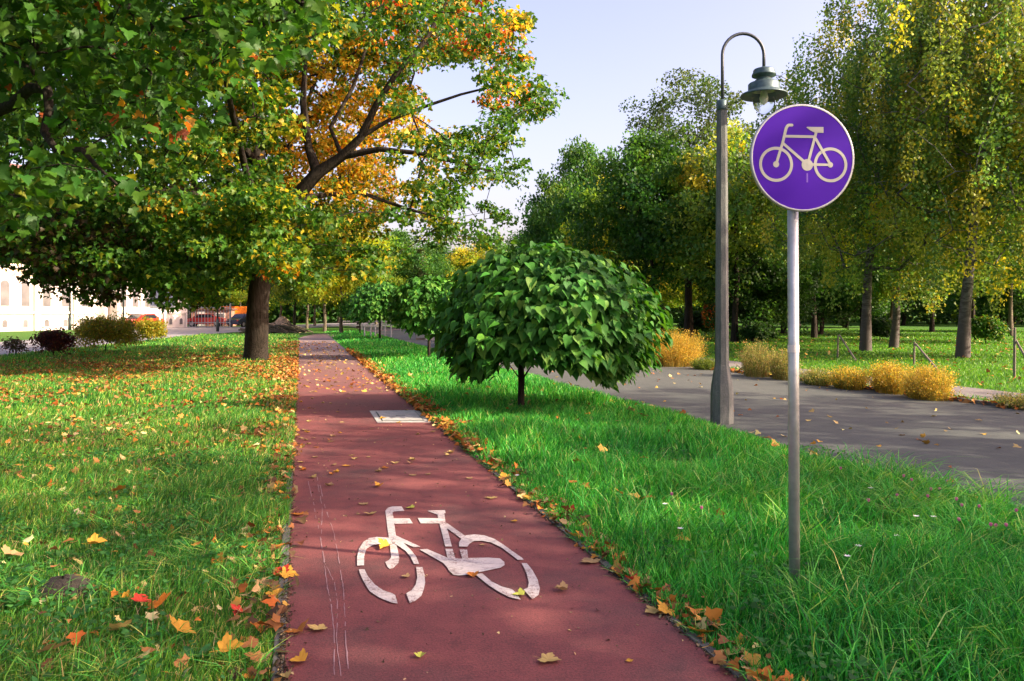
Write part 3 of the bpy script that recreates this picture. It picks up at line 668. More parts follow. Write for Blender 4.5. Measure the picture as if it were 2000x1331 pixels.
# trees on the right outside the view, whose shade falls on the path
shade = [('thin', 13.5, -3.5, 12, 1.0), ('thin', 16.5, 2.8, 13.5, 1.0), ('thin', 21, -2.5, 15, 1.1), ('thin', 20, 8.5, 13.5, 1.0), ('thin', 27, 4, 16, 1.1), ('broad', 30, -6, 16, 1.1)]
for i, (k, x, y, hh, ws) in enumerate(shade):
    o = copy_tree(protos[k]) if (k in used) else protos[k]; used[k] = 1; o.location = (x, y, 0); o.scale = (ws, ws, hh / {'broad': 10, 'olive': 11, 'airy': 14, 'thin': 13}[k]); o.rotation_euler.z = i * 1.3
    tag(o, 'park tree standing to the right beyond the picture edge', 'tree', 'park trees beyond the right picture edge')

n = 90000; th = rng.uniform(-.62, .85, n); rr_ = rng.uniform(118, 150, n); hw = (6.5 + 3.5 * patch(th * 40, rr_ * 0, 1.0, 5) + 1.5 * patch(th * 160, rr_ * 0, 1.0, 6)) * np.where(th < -.3, 1.0, 1.0)
pos = np.stack([np.sin(th) * rr_, np.cos(th) * rr_, hw * rng.random(n) ** .8 + .1], 1); nr = rng.normal(0, .9, (n, 3)); nr[:, 1] -= .4; ax = rng.normal(0, 1, (n, 3))
tag(leaves('distant_wood', pos, nr, ax, rng.uniform(.5, .95, n), *QUAD, M_leaf, palette(n, G_DARK + G_GREEN[:2] + G_YEL[:1], [2, 2, 2, 2, 1, 1])), kind='stuff')
# ------------------------------------------------------------------ bushes and weeds
def bush(px_, py_, wpx, hpx, cols, wts, label, name='bush', n=5200, ls=.07, bark=M_bark, depth=.8, cat='bush', grp=None, up=0.0, tm=QUAD):
    b0 = G(px_, py_); k = b0.y / F; w_, h_ = wpx * k, hpx * k; root = empty(name, b0, 0, label, cat, grp)
    s2 = Skel(); s2.skip = 0; s2.node((0, 0, -.02), -1, .03)
    th = rng.uniform(0, 6.28, 46); r_ = rng.random(46) ** .5; z = rng.uniform(.35, .92, 46)
    rad = np.sqrt(np.clip(1 - (z * 1.0 - .45) ** 2 * 2.6, .12, 1))
    tg = np.stack([np.cos(th) * r_ * w_ / 2 * rad, np.sin(th) * r_ * w_ / 2 * depth * rad, z * h_], 1)
    for v in tg: s2.grow(v, .2, .5, .4)
    s2.radii(.006, 2.6); s2.mesh('stems', bark, root, (0, 0, 0), 5)
    per = n // 46; lp, ln_, la, lc = clump_leaves(tg, per, rng.uniform(.13, .24, 46) * min(w_, h_ * 1.4), 1.0); la[:, 2] += up * 2
    lp[:, 2] = np.maximum(lp[:, 2], .03)
    col = palette(len(lp), cols, wts, .22)
    leaves('foliage', lp, ln_, la, rng.uniform(.7, 1.4, len(lp)) * ls, *tm, M_leaf, col, root); return root
bush(103, 697, 66, 52, [(.09, .02, .02), (.05, .015, .02), (.13, .04, .02), (.06, .05, .02)], [3, 3, 1, 1], 'small burgundy-leaved shrub at the edge of the left lawn')
bush(32, 694, 44, 34, [(.10, .06, .04), (.06, .06, .03)], [1, 1], 'thin straggly dry shrub left of the burgundy one', n=700)
bush(205, 690, 124, 68, [(.30, .24, .02), (.20, .24, .02), (.14, .20, .02), (.32, .15, .02)], [4, 4, 3, 1], 'wide yellow-green shrub in front of the pale building', n=11000)
bush(290, 668, 56, 44, [(.30, .28, .02), (.22, .25, .02), (.38, .26, .02)], [4, 4, 2], 'smaller yellow-green shrub right behind the wide one', n=5200, ls=.09)
bush(196, 664, 90, 44, [(.12, .13, .04), (.10, .10, .04)], [1, 1], 'loose grey-green shrub behind the wide yellow one', n=2600, ls=.1)
bush(1262, 668, 74, 66, G_DARK, [1, 1, 1], 'rounded dark green shrub behind the golden weeds', ls=.13, n=6500)
bush(1362, 659, 60, 46, G_DARK, [1, 1, 1], 'low dark green shrub left of the lamp post', ls=.13)
bush(1392, 660, 34, 70, [(.55, .16, .02), (.5, .28, .03), (.45, .07, .02)], [2, 1, 1], 'bright orange shrub just left of the lamp post', ls=.13, n=2600)
bush(1478, 670, 66, 40, G_DARK, [1, 1, 1], 'low dark shrub between lamp post and sign pole', ls=.12)
bush(1925, 672, 60, 50, G_GREEN + [(.2, .2, .03)], [3, 3, 1, 1], 'bushy green shrub on the lawn behind the leaning birch', ls=.12)
bush(1720, 664, 46, 40, G_DARK, [1, 1, 1], 'small dark shrub between the two left birches', ls=.13, n=2500)
# golden weeds: tall thin stalks with plumes
def weeds(px_, py_, wpx, hpx, cols, wts, label, n=900):
    b0 = G(px_, py_); k = b0.y / F; w_, h_ = wpx * k, hpx * k; root = empty('dry_weed_clump', b0, 0, label, 'weeds', 'dry weeds between the road and the footpath')
    th = rng.uniform(0, 6.28, n); r_ = rng.random(n) ** .6; bx = np.cos(th) * r_ * w_ / 2 * .75; by = np.sin(th) * r_ * .45
    hh = h_ * rng.uniform(.35, 1.15, n) * (1 - .2 * r_ ** 2); lx = np.cos(th) * r_ * .24 * w_ + rng.normal(0, .10, n); ly = np.sin(th) * .1 * r_ + rng.normal(0, .05, n)
    V = np.zeros((n, 7, 3)); 
    for i, (u, ww) in enumerate(((0, .004), (.5, .0035), (.85, .003))):
        cxx = bx + lx * u * u; cyy_ = by + ly * u * u; zz = hh * u
        V[:, 2 * i] = np.stack([cxx - ww, cyy_, zz], 1); V[:, 2 * i + 1] = np.stack([cxx + ww, cyy_, zz], 1)
    V[:, 6] = np.stack([bx + lx, by + ly, hh], 1)
    tf = np.array([(0, 1, 3), (0, 3, 2), (2, 3, 5), (2, 5, 4), (4, 5, 6)]); Fc = (tf[None] + (np.arange(n) * 7)[:, None, None]).ravel()
    cs = palette(n, cols, wts); mesh_np('stalks', V.reshape(-1, 3), Fc, 3, M_leaf, root, np.repeat(cs * .75, 7, 0))
    m_ = n * 13; j = rng.integers(0, n, m_); u = rng.uniform(.3, 1.03, m_)
    pos = np.stack([bx[j] + lx[j] * u * u, by[j] + ly[j] * u * u, hh[j] * u], 1) + rng.normal(0, .025, (m_, 3)); pos[:, 2] = np.maximum(pos[:, 2], .01)
    nr = rng.normal(0, 1, (m_, 3)); ax = rng.normal(0, .6, (m_, 3)); ax[:, 2] += .8
    leaves('plumes', pos, nr, ax, rng.uniform(.015, .045, m_), *QUAD, M_leaf, palette(m_, cols, wts, .25), root, wid=np.full(m_, .6))
GOLD = [(.60, .42, .06), (.50, .34, .05), (.62, .48, .12), (.25, .30, .05)]; TAN = [(.40, .33, .15), (.34, .27, .10), (.24, .28, .07), (.10, .20, .04)]
weeds(1318, 716, 104, 66, GOLD, [4, 3, 3, 1], 'bright golden weed clump, tallest one left of the lamp post', 1500)
weeds(1262, 712, 46, 48, [(.42, .34, .2), (.34, .27, .12), (.3, .3, .06)], [3, 2, 1], 'pale buff weed clump beside the bright golden one', 600)
weeds(1378, 722, 50, 22, [(.10, .18, .03), (.16, .2, .03)], [1, 1], 'low green weed tuft right of the golden clump', 400)
weeds(1478, 736, 60, 66, TAN, [2, 3, 2, 2], 'thin brownish weed clump left of the sign pole', 500)
weeds(1530, 742, 46, 58, TAN, [2, 3, 2, 2], 'thin brownish weed clump touching the sign pole in view', 550)
weeds(1597, 752, 54, 30, TAN, [2, 2, 3, 3], 'low mixed weed clump right of the sign pole', 550)
weeds(1658, 760, 60, 40, GOLD[:2] + TAN[2:], [3, 3, 2, 2], 'orange-brown weed clump below the pale patched birch', 700)
weeds(1738, 768, 56, 58, GOLD, [3, 3, 1, 2], 'golden weed clump below the grey-trunked birch', 700)
weeds(1812, 780, 80, 62, GOLD, [3, 2, 3, 2], 'golden weed clump at the right end of the weed strip', 900)
weeds(1990, 798, 60, 26, TAN, [2, 2, 2, 3], 'small dry weed tuft at the right picture edge', 300)

# ------------------------------------------------------------------ grass
def grass(name, pts, hgt, wid, cols, wts, bendk=.5, jit=.2, dirx=None, coltint=None):
    n = len(pts); th = rng.uniform(0, 6.28, n); h_ = hgt * rng.uniform(.55, 1.25, n); bd = bendk * rng.uniform(.3, 1.3, n) * h_
    bxv, byv = np.cos(th), np.sin(th)
    if dirx is not None: bxv = bxv * .6 + dirx[0]; byv = byv * .6 + dirx[1]
    fa = rng.uniform(0, 3.14, n); fx, fy = np.cos(fa), np.sin(fa); V = np.zeros((n, 7, 3))
    for i, (u, ww) in enumerate(((0, .8), (.4, 1.0), (.75, .7))):
        cx_ = pts[:, 0] + bxv * bd * u * u; cy_ = pts[:, 1] + byv * bd * u * u; zz = h_ * (u - .25 * bendk * u * u * u) - .005; q = wid * ww / 2
        V[:, 2 * i] = np.stack([cx_ - fx * q, cy_ - fy * q, zz], 1); V[:, 2 * i + 1] = np.stack([cx_ + fx * q, cy_ + fy * q, zz], 1)
    V[:, 6] = np.stack([pts[:, 0] + bxv * bd, pts[:, 1] + byv * bd, h_ * (1 - .3 * bendk)], 1)
    tf = np.array([(0, 1, 3), (0, 3, 2), (2, 3, 5), (2, 5, 4), (4, 5, 6)]); Fc = (tf[None] + (np.arange(n) * 7)[:, None, None]).ravel()
    c_ = palette(n, cols, wts, jit)
    if coltint is not None: c_ = np.clip(c_ * coltint, .003, .9)
    return V.reshape(-1, 3), Fc, np.repeat(c_, 7, 0)
def field(D0, D1, dens, fl, fr, clipview=True):
    """uniform points with fl(D) < x < fr(D) between D0 and D1, inside a slightly widened view"""
    D = np.linspace(D0, D1, 60); vl = -(1180 / F) * D - .6; vr = 1180 / F * D + .6
    xl = np.maximum(np.array([fl(d) for d in D]), vl); xr = np.minimum(np.array([fr(d) for d in D]), vr); wd = np.maximum(xr - xl, 0)
    n = int(dens * np.trapz(wd, D)); d_ = rng.choice(D, n, p=wd / wd.sum()) + rng.uniform(-.5, .5, n) * (D1 - D0) / 59
    a = np.interp(d_, D, xl); b_ = np.interp(d_, D, xr); x = a + (b_ - a) * rng.random(n); return np.stack([x, d_], 1)
GRL = [(.045, .21, .03), (.075, .27, .035), (.16, .33, .04), (.40, .38, .14), (.018, .11, .022)]
GRR = [(.03, .27, .04), (.05, .36, .05), (.11, .43, .06), (.34, .48, .15), (.014, .14, .03)]
def combine(name, parts):
    vs, fs, cs, o = [], [], [], 0
    for v, f, c in parts: vs.append(v); fs.append(f + o); cs.append(c); o += len(v)
    ob = mesh_np(name, np.concatenate(vs), np.concatenate(fs), 3, M_grass, None, np.concatenate(cs)); return tag(ob, kind='stuff')
def tint(p, seed):
    t_ = patch(p[:, 0], p[:, 1], 1.3, seed); return np.stack([.75 + .75 * t_, .85 + .3 * t_, .9 + .1 * t_], 1)
lawn_l = lambda D: -60.0
parts = []
for D0, D1, de, hg, wd in ((2.6, 5, 5200, .10, .0045), (5, 8, 3400, .10, .006), (8, 13, 1500, .10, .009), (13, 22, 520, .10, .014), (22, 36, 160, .11, .022), (36, 58, 40, .12, .04)):
    fl = (lambda D: -17.2 - (D - 14) * .12) if D0 >= 13 else lawn_l
    p = field(D0, D1, de, fl, lambda D: pathL(D) - (.065 if D < 6 else .02))
    hh = patch(p[:, 0], p[:, 1], .7, 3); hh = hg * (.55 + 1.25 * hh ** 1.5)
    parts.append(grass('g', p, hh, wd, GRL, [4, 5, 3, 1.1, 2], .65, .2, (.25, .15), tint(p, 9)))
p = field(4.6, 18, 1300, lambda D: pathL(D) - .10, lambda D: pathL(D) - .015); hh = patch(p[:, 0], p[:, 1], .25, 43); p = p[hh > (.55 - .02 * p[:, 1])]; parts.append(grass('g', p, np.full(len(p), .08), .006, GRL, [4, 5, 3, 1, 2], 1.2, .2, (.4, -.1)))
p = field(2.6, 12, 260, lawn_l, lambda D: pathL(D) - .05); parts.append(grass('g', p, np.full(len(p), .10), .004, [(.42, .34, .16), (.28, .2, .09)], [1, 1], 1.5, .2))
cc = field(2.6, 9, 5, lawn_l, lambda D: pathL(D) - .15); p = np.repeat(cc, 40, 0) + rng.normal(0, .05, (len(cc) * 40, 2)); parts.append(grass('g', p, np.full(len(p), .18), .006, [(.05, .28, .04), (.12, .38, .05), (.36, .46, .09)], [3, 4, 2], 1.4, .2))
p = field(2.6, 9, 170, lawn_l, lambda D: pathL(D) - .1); hh = patch(p[:, 0], p[:, 1], .5, 4)
p = p[hh > .55]; parts.append(grass('g', p, np.full(len(p), .19), .0055, GRL, [4, 5, 4, 2, 1], .9, .2, (.3, .1)))
combine('grass', parts)
parts = []
for D0, D1, de, hg, wd in ((2.4, 5, 4500, .20, .006), (5, 8, 3200, .20, .007), (8, 13, 1500, .19, .010), (13, 22, 600, .18, .014), (22, 40, 170, .17, .024), (40, 66, 40, .15, .045)):
    p = field(D0, D1, de, lambda D: pathR(D) + .045, lambda D: roadN(D) + .06)
    e = (p[:, 0] - np.array([pathR(d) for d in p[:, 1]])); hh = patch(p[:, 0], p[:, 1], .8, 13)
    hh = hg * (.5 + 1.1 * hh) * np.clip(.42 + e * .9, .42, 1.15) * np.clip(.45 + (np.array([roadN(d) for d in p[:, 1]]) - p[:, 0]) * .8, .45, 1)
    parts.append(grass('g', p, hh, wd, GRR, [4, 5, 3.5, .8, 1.6], .75, .2, (.1, -.1), tint(p, 19)))
p = field(2.4, 16, 1500, lambda D: pathR(D) + .01, lambda D: pathR(D) + .10); hh = patch(p[:, 0], p[:, 1], .22, 41); p = p[hh > .42]; parts.append(grass('g', p, np.full(len(p), .10), .006, GRR, [4, 5, 3, 1, 2], 1.2, .2, (-.5, -.1)))
cc = field(2.4, 7.5, 7, lambda D: pathR(D) + .35, lambda D: roadN(D) - .1); cc = cc[rng.random(len(cc)) < np.clip(.25 + .75 * (cc[:, 0] - .3 * cc[:, 1]) * .8, .12, 1)]
p = np.repeat(cc, 46, 0) + rng.normal(0, .05, (len(cc) * 46, 2)); parts.append(grass('g', p, np.full(len(p), .40), .0075, [(.05, .30, .04), (.12, .42, .05), (.28, .50, .08), (.5, .5, .16)], [3, 5, 3, .3], 1.35, .2))
p = field(2.4, 9, 160, lambda D: pathR(D) + .1, lambda D: roadN(D) - .05)[::3]; parts.append(grass('g', p, np.full(len(p), .17), .004, [(.42, .34, .16), (.3, .22, .1)], [1, 1], 1.4, .2))
p = field(2.4, 8, 420, lambda D: pathR(D) + .25, lambda D: roadN(D) - .1); hh = patch(p[:, 0], p[:, 1], .55, 24)
p = p[hh > .5]; parts.append(grass('g', p, np.full(len(p), .40), .007, GRR, [4, 5, 4, 2, 1], 1.15, .2, (.1, -.2)))
combine('grass', parts)
tg2 = field(2.8, 9, 9, lambda D: -12.0, lambda D: pathL(D) - .15); tg3 = field(2.6, 9, 7, lambda D: pathR(D) + .2, lambda D: roadN(D)); tgs = np.concatenate([tg2, tg3]); m_ = np.repeat(tgs, 60, 0) + rng.normal(0, .11, (len(tgs) * 60, 2))
m_ = m_[(m_[:, 0] < np.array([pathL(d) for d in m_[:, 1]]) - .03) | (m_[:, 0] > np.array([pathR(d) for d in m_[:, 1]]) + .05)]; nn = len(m_)
pos = np.stack([m_[:, 0], m_[:, 1], np.where(m_[:, 0] > pathR(4), rng.uniform(.05, .14, nn), rng.uniform(.03, .085, nn))], 1); nr = rng.normal(0, .3, (nn, 3)); nr[:, 2] += 1
tag(leaves('ground_cover', pos, nr, rng.normal(0, 1, (nn, 3)), rng.uniform(.018, .042, nn), *OVAL, M_leaf, palette(nn, [(.05, .20, .05), (.08, .26, .06), (.04, .15, .03)], [1, 1, 1]), wid=np.full(nn, 1.7)), kind='stuff')
parts = []
p = field(10, 34, 160, lambda D: roadF(D) + .12, lambda D: footN(D) - .02); parts.append(grass('g', p, np.full(len(p), .11), .014, GRL, [3, 4, 3, 2, 2], .6))
for D0, D1, de in ((12, 24, 150), (24, 42, 60), (42, 75, 16)):
    p = field(D0, D1, de, lambda D: footF(D) + .02, lambda D: 60.0); parts.append(grass('g', p, np.full(len(p), .08), .016 if D0 < 20 else (.03 if D0 < 40 else .06), [(.06, .2, .015), (.10, .26, .02), (.16, .3, .02)], [3, 4, 3], .5, .15))
combine('grass', parts)

# ------------------------------------------------------------------ fallen leaves
LC = {'pale yellow': (.50, .37, .13), 'buff': (.38, .26, .12), 'golden yellow': (.55, .30, .04), 'orange': (.46, .17, .03), 'brown': (.22, .10, .04), 'red': (.50, .05, .03), 'yellow-green': (.42, .46, .08)}
protoL = {}
def leafmesh(cn, var):
    if (cn, var) in protoL: return protoL[(cn, var)]
    r_ = random.Random(var * 7 + 1); cu = r_.uniform(.1, .9); tw = r_.uniform(-.3, .3); w_ = r_.uniform(.75, 1.05)
    vs = [(x * w_, y - .3, cu * abs(x) * .8 + tw * x * (y - .3) + (r_.uniform(.1, .45)) * (y - .3) ** 2 + r_.uniform(-.02, .02)) for x, y, z in MAP_HI[0]]
    zm = min(v[2] for v in vs); vs = [(a, b_, c_ - zm) for a, b_, c_ in vs]; n0 = len(vs)
    st_ = vs[1]; vs += [(st_[0] - .012, st_[1], st_[2]), (st_[0] + .012, st_[1], st_[2]), (.10, -.72, .14), (.12, -.72, .14)]
    me = bpy.data.meshes.new('fallen_leaf'); me.from_pydata(vs, [], [tuple(f) for f in MAP_HI[1]] + [(n0, n0 + 1, n0 + 3, n0 + 2)])
    a = me.color_attributes.new('Col', 'FLOAT_COLOR', 'POINT'); c0 = LC[cn]
    for i in range(len(vs)):
        j = r_.uniform(.8, 1.1) * (.82 if i > 1 and i % 3 == 0 else 1); a.data[i].color = (c0[0] * j, c0[1] * j, c0[2] * j, 1)
    me.materials.append(M_litter); protoL[(cn, var)] = me; return me
def fleaf(x, y, z, s, cn, label, group, tilt=.0, rz=None):
    o = bpy.data.objects.new('fallen_leaf', leafmesh(cn, random.randrange(5))); link(o); o.location = (x, y, z); o.scale = (s, s, s * random.uniform(.5, 1))
    o.rotation_euler = (random.uniform(-tilt, tilt), random.uniform(-tilt, tilt), random.uniform(0, 6.28) if rz is None else rz); tag(o, label, 'leaf', group)
GP = 'single leaves on the red path'
hero = [(622, 1228, 'pale yellow', .095, 'pale yellow maple leaf at the lower left of the red path'), (821, 1281, 'yellow-green', .06, 'small yellow-green leaf near the bottom of the red path'),
        (1070, 1288, 'pale yellow', .10, 'pale yellow maple leaf with a raised stalk at the bottom of the red path'), (1229, 1290, 'golden yellow', .03, 'tiny golden leaf fragment near the bottom right of the path'),
        (1098, 1152, 'buff', .08, 'buff curled leaf right of the painted rear wheel'), (755, 1068, 'golden yellow', .11, 'golden leaf lying across the painted front wheel'),
        (793, 1126, 'buff', .05, 'small buff leaf inside the painted front wheel'), (922, 1124, 'orange', .07, 'orange leaf at the lower edge of the painted chain case'),
        (710, 984, 'buff', .08, 'buff leaf left of the painted handlebar, upper of two'), (723, 1004, 'pale yellow', .08, 'pale leaf left of the painted handlebar, lower of two'),
        (803, 992, 'yellow-green', .07, 'yellowish leaf just right of the painted handlebar'), (959, 972, 'pale yellow', .09, 'pale leaf right above the painted saddle'),
        (1005, 1018, 'golden yellow', .05, 'small golden leaf right of the painted saddle'), (740, 950, 'golden yellow', .09, 'golden leaf on the sunlit stripe above the painted bicycle'),
        (583, 1004, 'orange', .1, 'orange-brown leaf at the left rim of the path above the painted bicycle'), (880, 884, 'pale yellow', .09, 'yellow leaf on the right half of the path below the cover'),
        (751, 914, 'orange', .08, 'orange leaf in the middle of the path below the cover'), (943, 1064, 'buff', .04, 'small pale leaf inside the painted rear wheel'),
        (1143, 1072, 'golden yellow', .05, 'small leaf right of the painted bicycle near the path rim'), (1152, 1097, 'buff', .12, 'large buff leaf on the right rim of the path'),
        (1280, 1193, 'pale yellow', .11, 'pale leaf resting on the right kerb of the path'), (1016, 1162, 'yellow-green', .07, 'leaf touching the painted rear wheel at the bottom'), (700, 1004, 'buff', .03, 'tiny leaf scrap beside the painted handlebar')]
for px_, py_, cn, s, lb in hero:
    q = G(px_, py_, .02); fleaf(q.x, q.y, .018, s, cn, lb, GP, .08)
cn_l = list(LC)
for i in range(75):                              # more of them up the path
    D = random.choice([random.uniform(7, 11), random.uniform(10, 20)]); u = random.random() ** 1.4; x = pathL(D) + .08 + u * 1.8; cn = random.choices(['pale yellow', 'buff', 'golden yellow', 'orange'], [4, 4, 2, 1])[0]
    if D > 13: fleaf(x, D, .016, random.uniform(.06, .1), cn, cn + ' fallen leaf on the path beyond the concrete cover', 'leaves on the path beyond the cover', .1)
    else: fleaf(x, D, .016, random.uniform(.05, .09), cn, cn + ' fallen leaf on the path between bicycle marking and cover', 'leaves on the path before the cover', .1)
for i in range(60):                              # left rim
    D = random.uniform(3.4, 11) ; x = pathL(D) + random.gauss(-.14, .09); cn = random.choices(['buff', 'golden yellow', 'orange', 'brown', 'pale yellow', 'red'], [4, 3, 2, 2, 2, .5])[0]
    fleaf(x, D, .03 if x < pathL(D) else .016, random.uniform(.06, .11), cn, cn + ' leaf caught along the left kerb of the path', 'leaves along the left kerb', .4)
for i in range(62):
    D = random.uniform(3.2, 12); x = pathR(D) + abs(random.gauss(.03, .16)); cn = random.choices(['buff', 'golden yellow', 'orange', 'brown', 'pale yellow', 'red'], [3, 4, 4, 2, 2, .4])[0]
    fleaf(x, D, .04, random.uniform(.07, .13), cn, cn + ' leaf caught in the grass along the right kerb of the path', 'leaves along the right kerb', .5)
lawnh = [(275, 1168, 'red', .12, 'bright red leaf in the near left grass'), (315, 1175, 'orange', .14, 'orange leaf right of the bright red one'), (445, 1262, 'golden yellow', .11, 'golden maple leaf near the bottom beside the left kerb'),
         (185, 1058, 'golden yellow', .11, 'upright golden leaf in the left grass'), (235, 952, 'orange', .12, 'orange leaf on the left lawn, level with the painted bicycle top'), (100, 1262, 'buff', .14, 'wide buff leaf at the lower left corner of the lawn'),
         (20, 1080, 'buff', .13, 'long buff leaf at the left picture edge'), (352, 1222, 'golden yellow', .12, 'flat golden leaf low in the left grass'), (235, 1220, 'pale yellow', .12, 'pale leaf left of the flat golden one')]
for px_, py_, cn, s, lb in lawnh:
    q = G(px_, py_, .09); fleaf(q.x, q.y, .075, s, cn, lb, 'leaves on the left lawn', .6)
for i in range(50):
    D = 3.4 + 8 * random.random() ** .6; x = random.uniform(-.62 * D, pathL(D) - .15); cn = random.choices(['golden yellow', 'orange', 'brown', 'buff', 'red'], [3, 3, 5, 3, .5])[0]
    fleaf(x, D, random.uniform(.03, .075), random.uniform(.05, .09), cn, cn + ' leaf scattered in the near left grass', 'leaves on the left lawn', .9)
# the countless rest
def litter(n, xy, z0, z1, s0, s1, cols, wts):
    pos = np.stack([xy[:, 0], xy[:, 1], rng.uniform(z0, z1, len(xy))], 1); nr = rng.normal(0, .45, (len(xy), 3)); nr[:, 2] += 1; ax = rng.normal(0, 1, (len(xy), 3)); ax[:, 2] *= .2
    return pos, nr, ax, rng.uniform(s0, s1, len(xy)), palette(len(xy), cols, wts, .25)
OC = [(.42, .17, .03), (.36, .11, .02), (.42, .26, .05), (.22, .10, .035), (.45, .35, .14)]
L_ = []
p = field(8, 46, 115, lambda D: -16.5, lambda D: pathL(D) - .05); dm = np.hypot((p[:, 0] + 8.6) / 7.5, (p[:, 1] - 23.5) / 7.5); p = p[rng.random(len(p)) < np.exp(-dm ** 2 * .9) * 1.0 * (.25 + 1.1 * patch(p[:, 0], p[:, 1], 1.8, 31)) + .05]; L_.append(litter(0, p, .02, .085, .045, .085, OC, [3, 3, 1.5, 6, 1.2]))
p = field(3, 12, 26, lambda D: -12.0, lambda D: pathL(D) - .1); L_.append(litter(0, p, .02, .08, .03, .075, OC + [(.45, .42, .2)], [2, 2, 2, 6, 4, 3]))
D = rng.uniform(9, 44, 2600); x = np.array([pathL(d) for d in D]) - np.abs(rng.normal(0, .35, 2600)); L_.append(litter(0, np.stack([x, D], 1), .02, .07, .06, .10, OC, [3, 3, 2, 4, 2]))
D = rng.uniform(9, 34, 2000); x = np.array([pathR(d) for d in D]) + np.abs(rng.normal(0, .22, 2000)); L_.append(litter(0, np.stack([x, D], 1), .02, .08, .06, .10, OC, [3, 4, 2, 4, 1]))
for sg, fn, nn in ((-1, pathL, 260), (1, pathR, 480)):
    D = 2.8 + 7 * rng.random(nn); x = np.array([fn(d) for d in D]) + sg * (rng.normal(.12, .08, nn)); L_.append(litter(0, np.stack([x, D], 1), .018, .07, .025, .085, OC + [(.10, .06, .03)], [2, 2, 1, 6, 3, 4]))
    D = 2.8 + 16 * rng.random(5200) ** 1.3; x = np.array([fn(d) for d in D]) - sg * np.abs(rng.normal(0, .022, 5200)) + sg * .03; L_.append(litter(0, np.stack([x, D], 1), .014, .018, .006, .02, [(.10, .07, .04), (.05, .035, .025), (.3, .24, .12)], [3, 4, 1]))
D = rng.uniform(3, 14, 500); x = np.array([pathL(d) for d in D]) + rng.random(500) * 1.98; L_.append(litter(0, np.stack([x, D], 1), .014, .017, .008, .022, [(.4, .3, .14), (.12, .08, .05)], [1, 2]))
D = rng.uniform(16, 44, 500); x = np.array([pathL(d) for d in D]) + rng.random(500) * 1.95; L_.append(litter(0, np.stack([x, D], 1), .016, .022, .06, .10, OC, [2, 1, 3, 1, 3]))
D = rng.uniform(8, 40, 900); x = np.array([roadF(d) for d in D]) + rng.normal(0, .14, 900); L_.append(litter(0, np.stack([x, D], 1), .02, .09, .06, .12, OC, [3, 3, 2, 4, 1]))
p = field(6, 30, 1.3, roadN, roadF); L_.append(litter(0, p, .014, .02, .05, .09, OC, [1, 1, 2, 1, 4]))
p = field(5, 20, 3, lambda D: pathR(D) + .4, roadN); L_.append(litter(0, p, .08, .15, .06, .11, OC, [2, 3, 3, 2, 1]))
p = field(12, 50, .9, lambda D: footF(D), lambda D: 40.0); L_.append(litter(0, p, .03, .09, .08, .13, OC, [1, 1, 3, 2, 2]))
A = [np.concatenate([q[i] for q in L_]) for i in range(5)]
A[1] += 0; o = leaves('leaf_litter', A[0], A[1], A[2], A[3], *MAP_LO, M_litter, A[4]); tag(o, kind='stuff')

# ------------------------------------------------------------------ flowers and broad-leaved weeds in the verge
M_pink = plain('clover_pink', (.62, .16, .34), .7); M_wh = plain('petal_white', (.75, .74, .70), .7); M_stem = plain('stem_green', (.05, .16, .03), .7)
def flower(px_, py_, z, kind, label):
    q = G(px_, py_, z); root = empty('clover_flower' if kind else 'white_flower', (q.x, q.y, 0), random.uniform(0, 6), label, 'flower', 'pink clover heads in the verge' if kind else 'white flowers in the verge')
    MB().tube([(0, 0, 0), (.012, 0, z * .5), (0, 0, z)], .0018, 5).build('stem', M_stem, root)
    mb = MB()
    if kind:
        for k in range(26):
            a = k * 2.4; zz = (k / 25); r_ = .013 * math.sin(.5 + zz * 2.2); mb.tube([(r_ * .3 * math.cos(a), r_ * .3 * math.sin(a), z + zz * .014), (r_ * math.cos(a), r_ * math.sin(a), z + .004 + zz * .022)], [.003, .0012], 4)
        mb.build('flower_head', M_pink, root)
    else:
        for k in range(7):
            a = k * 6.283 / 7; d = Vector((math.cos(a), math.sin(a), .25)); s_ = Vector((-math.sin(a), math.cos(a), 0)); c_ = Vector((0, 0, z))
            mb.add([c_, c_ + d * .013 + s_ * .006, c_ + d * .024, c_ + d * .013 - s_ * .006, c_ + d * .013 + Vector((0, 0, -.002))], [(0, 1, 4), (1, 2, 4), (2, 3, 4), (3, 0, 4)])
        mb.build('petals', M_wh, root)
for i, (x, y) in enumerate([(1765, 932), (1780, 940), (1818, 958), (1812, 972), (1868, 978), (1835, 958), (1752, 970), (1696, 980), (1878, 990), (1935, 1028), (1945, 1030), (1965, 1029), (1912, 992), (1985, 1000), (1312, 968), (1370, 995), (1642, 917), (1873, 1018)]):
    flower(x, y, random.uniform(.2, .27), 1, 'pink clover head near the road edge of the verge' if x > 1600 else ('pink clover head in the middle of the verge' if x > 1340 else 'pink clover head in the verge nearer the path'))
for x, y, lb in [(1010, 929, 'white flower in the leaf-strewn grass at the path edge'), (1299, 985, 'white flower beside the pink clover in mid verge'), (1329, 1033, 'white flower in the grass left of the sign pole'), (1655, 1087, 'white flower lowest of those right of the sign pole'), (1677, 1067, 'white flower just above the lowest one right of the pole'),
                 (1700, 954, 'white flower by the road edge'), (1790, 1009, 'left white flower of the pair above the dark verge'), (1823, 1010, 'right white flower of the pair above the dark verge'), (1751, 1047, 'white flower halfway to the right picture edge')]:
    flower(x, y, .22, 0, lb)
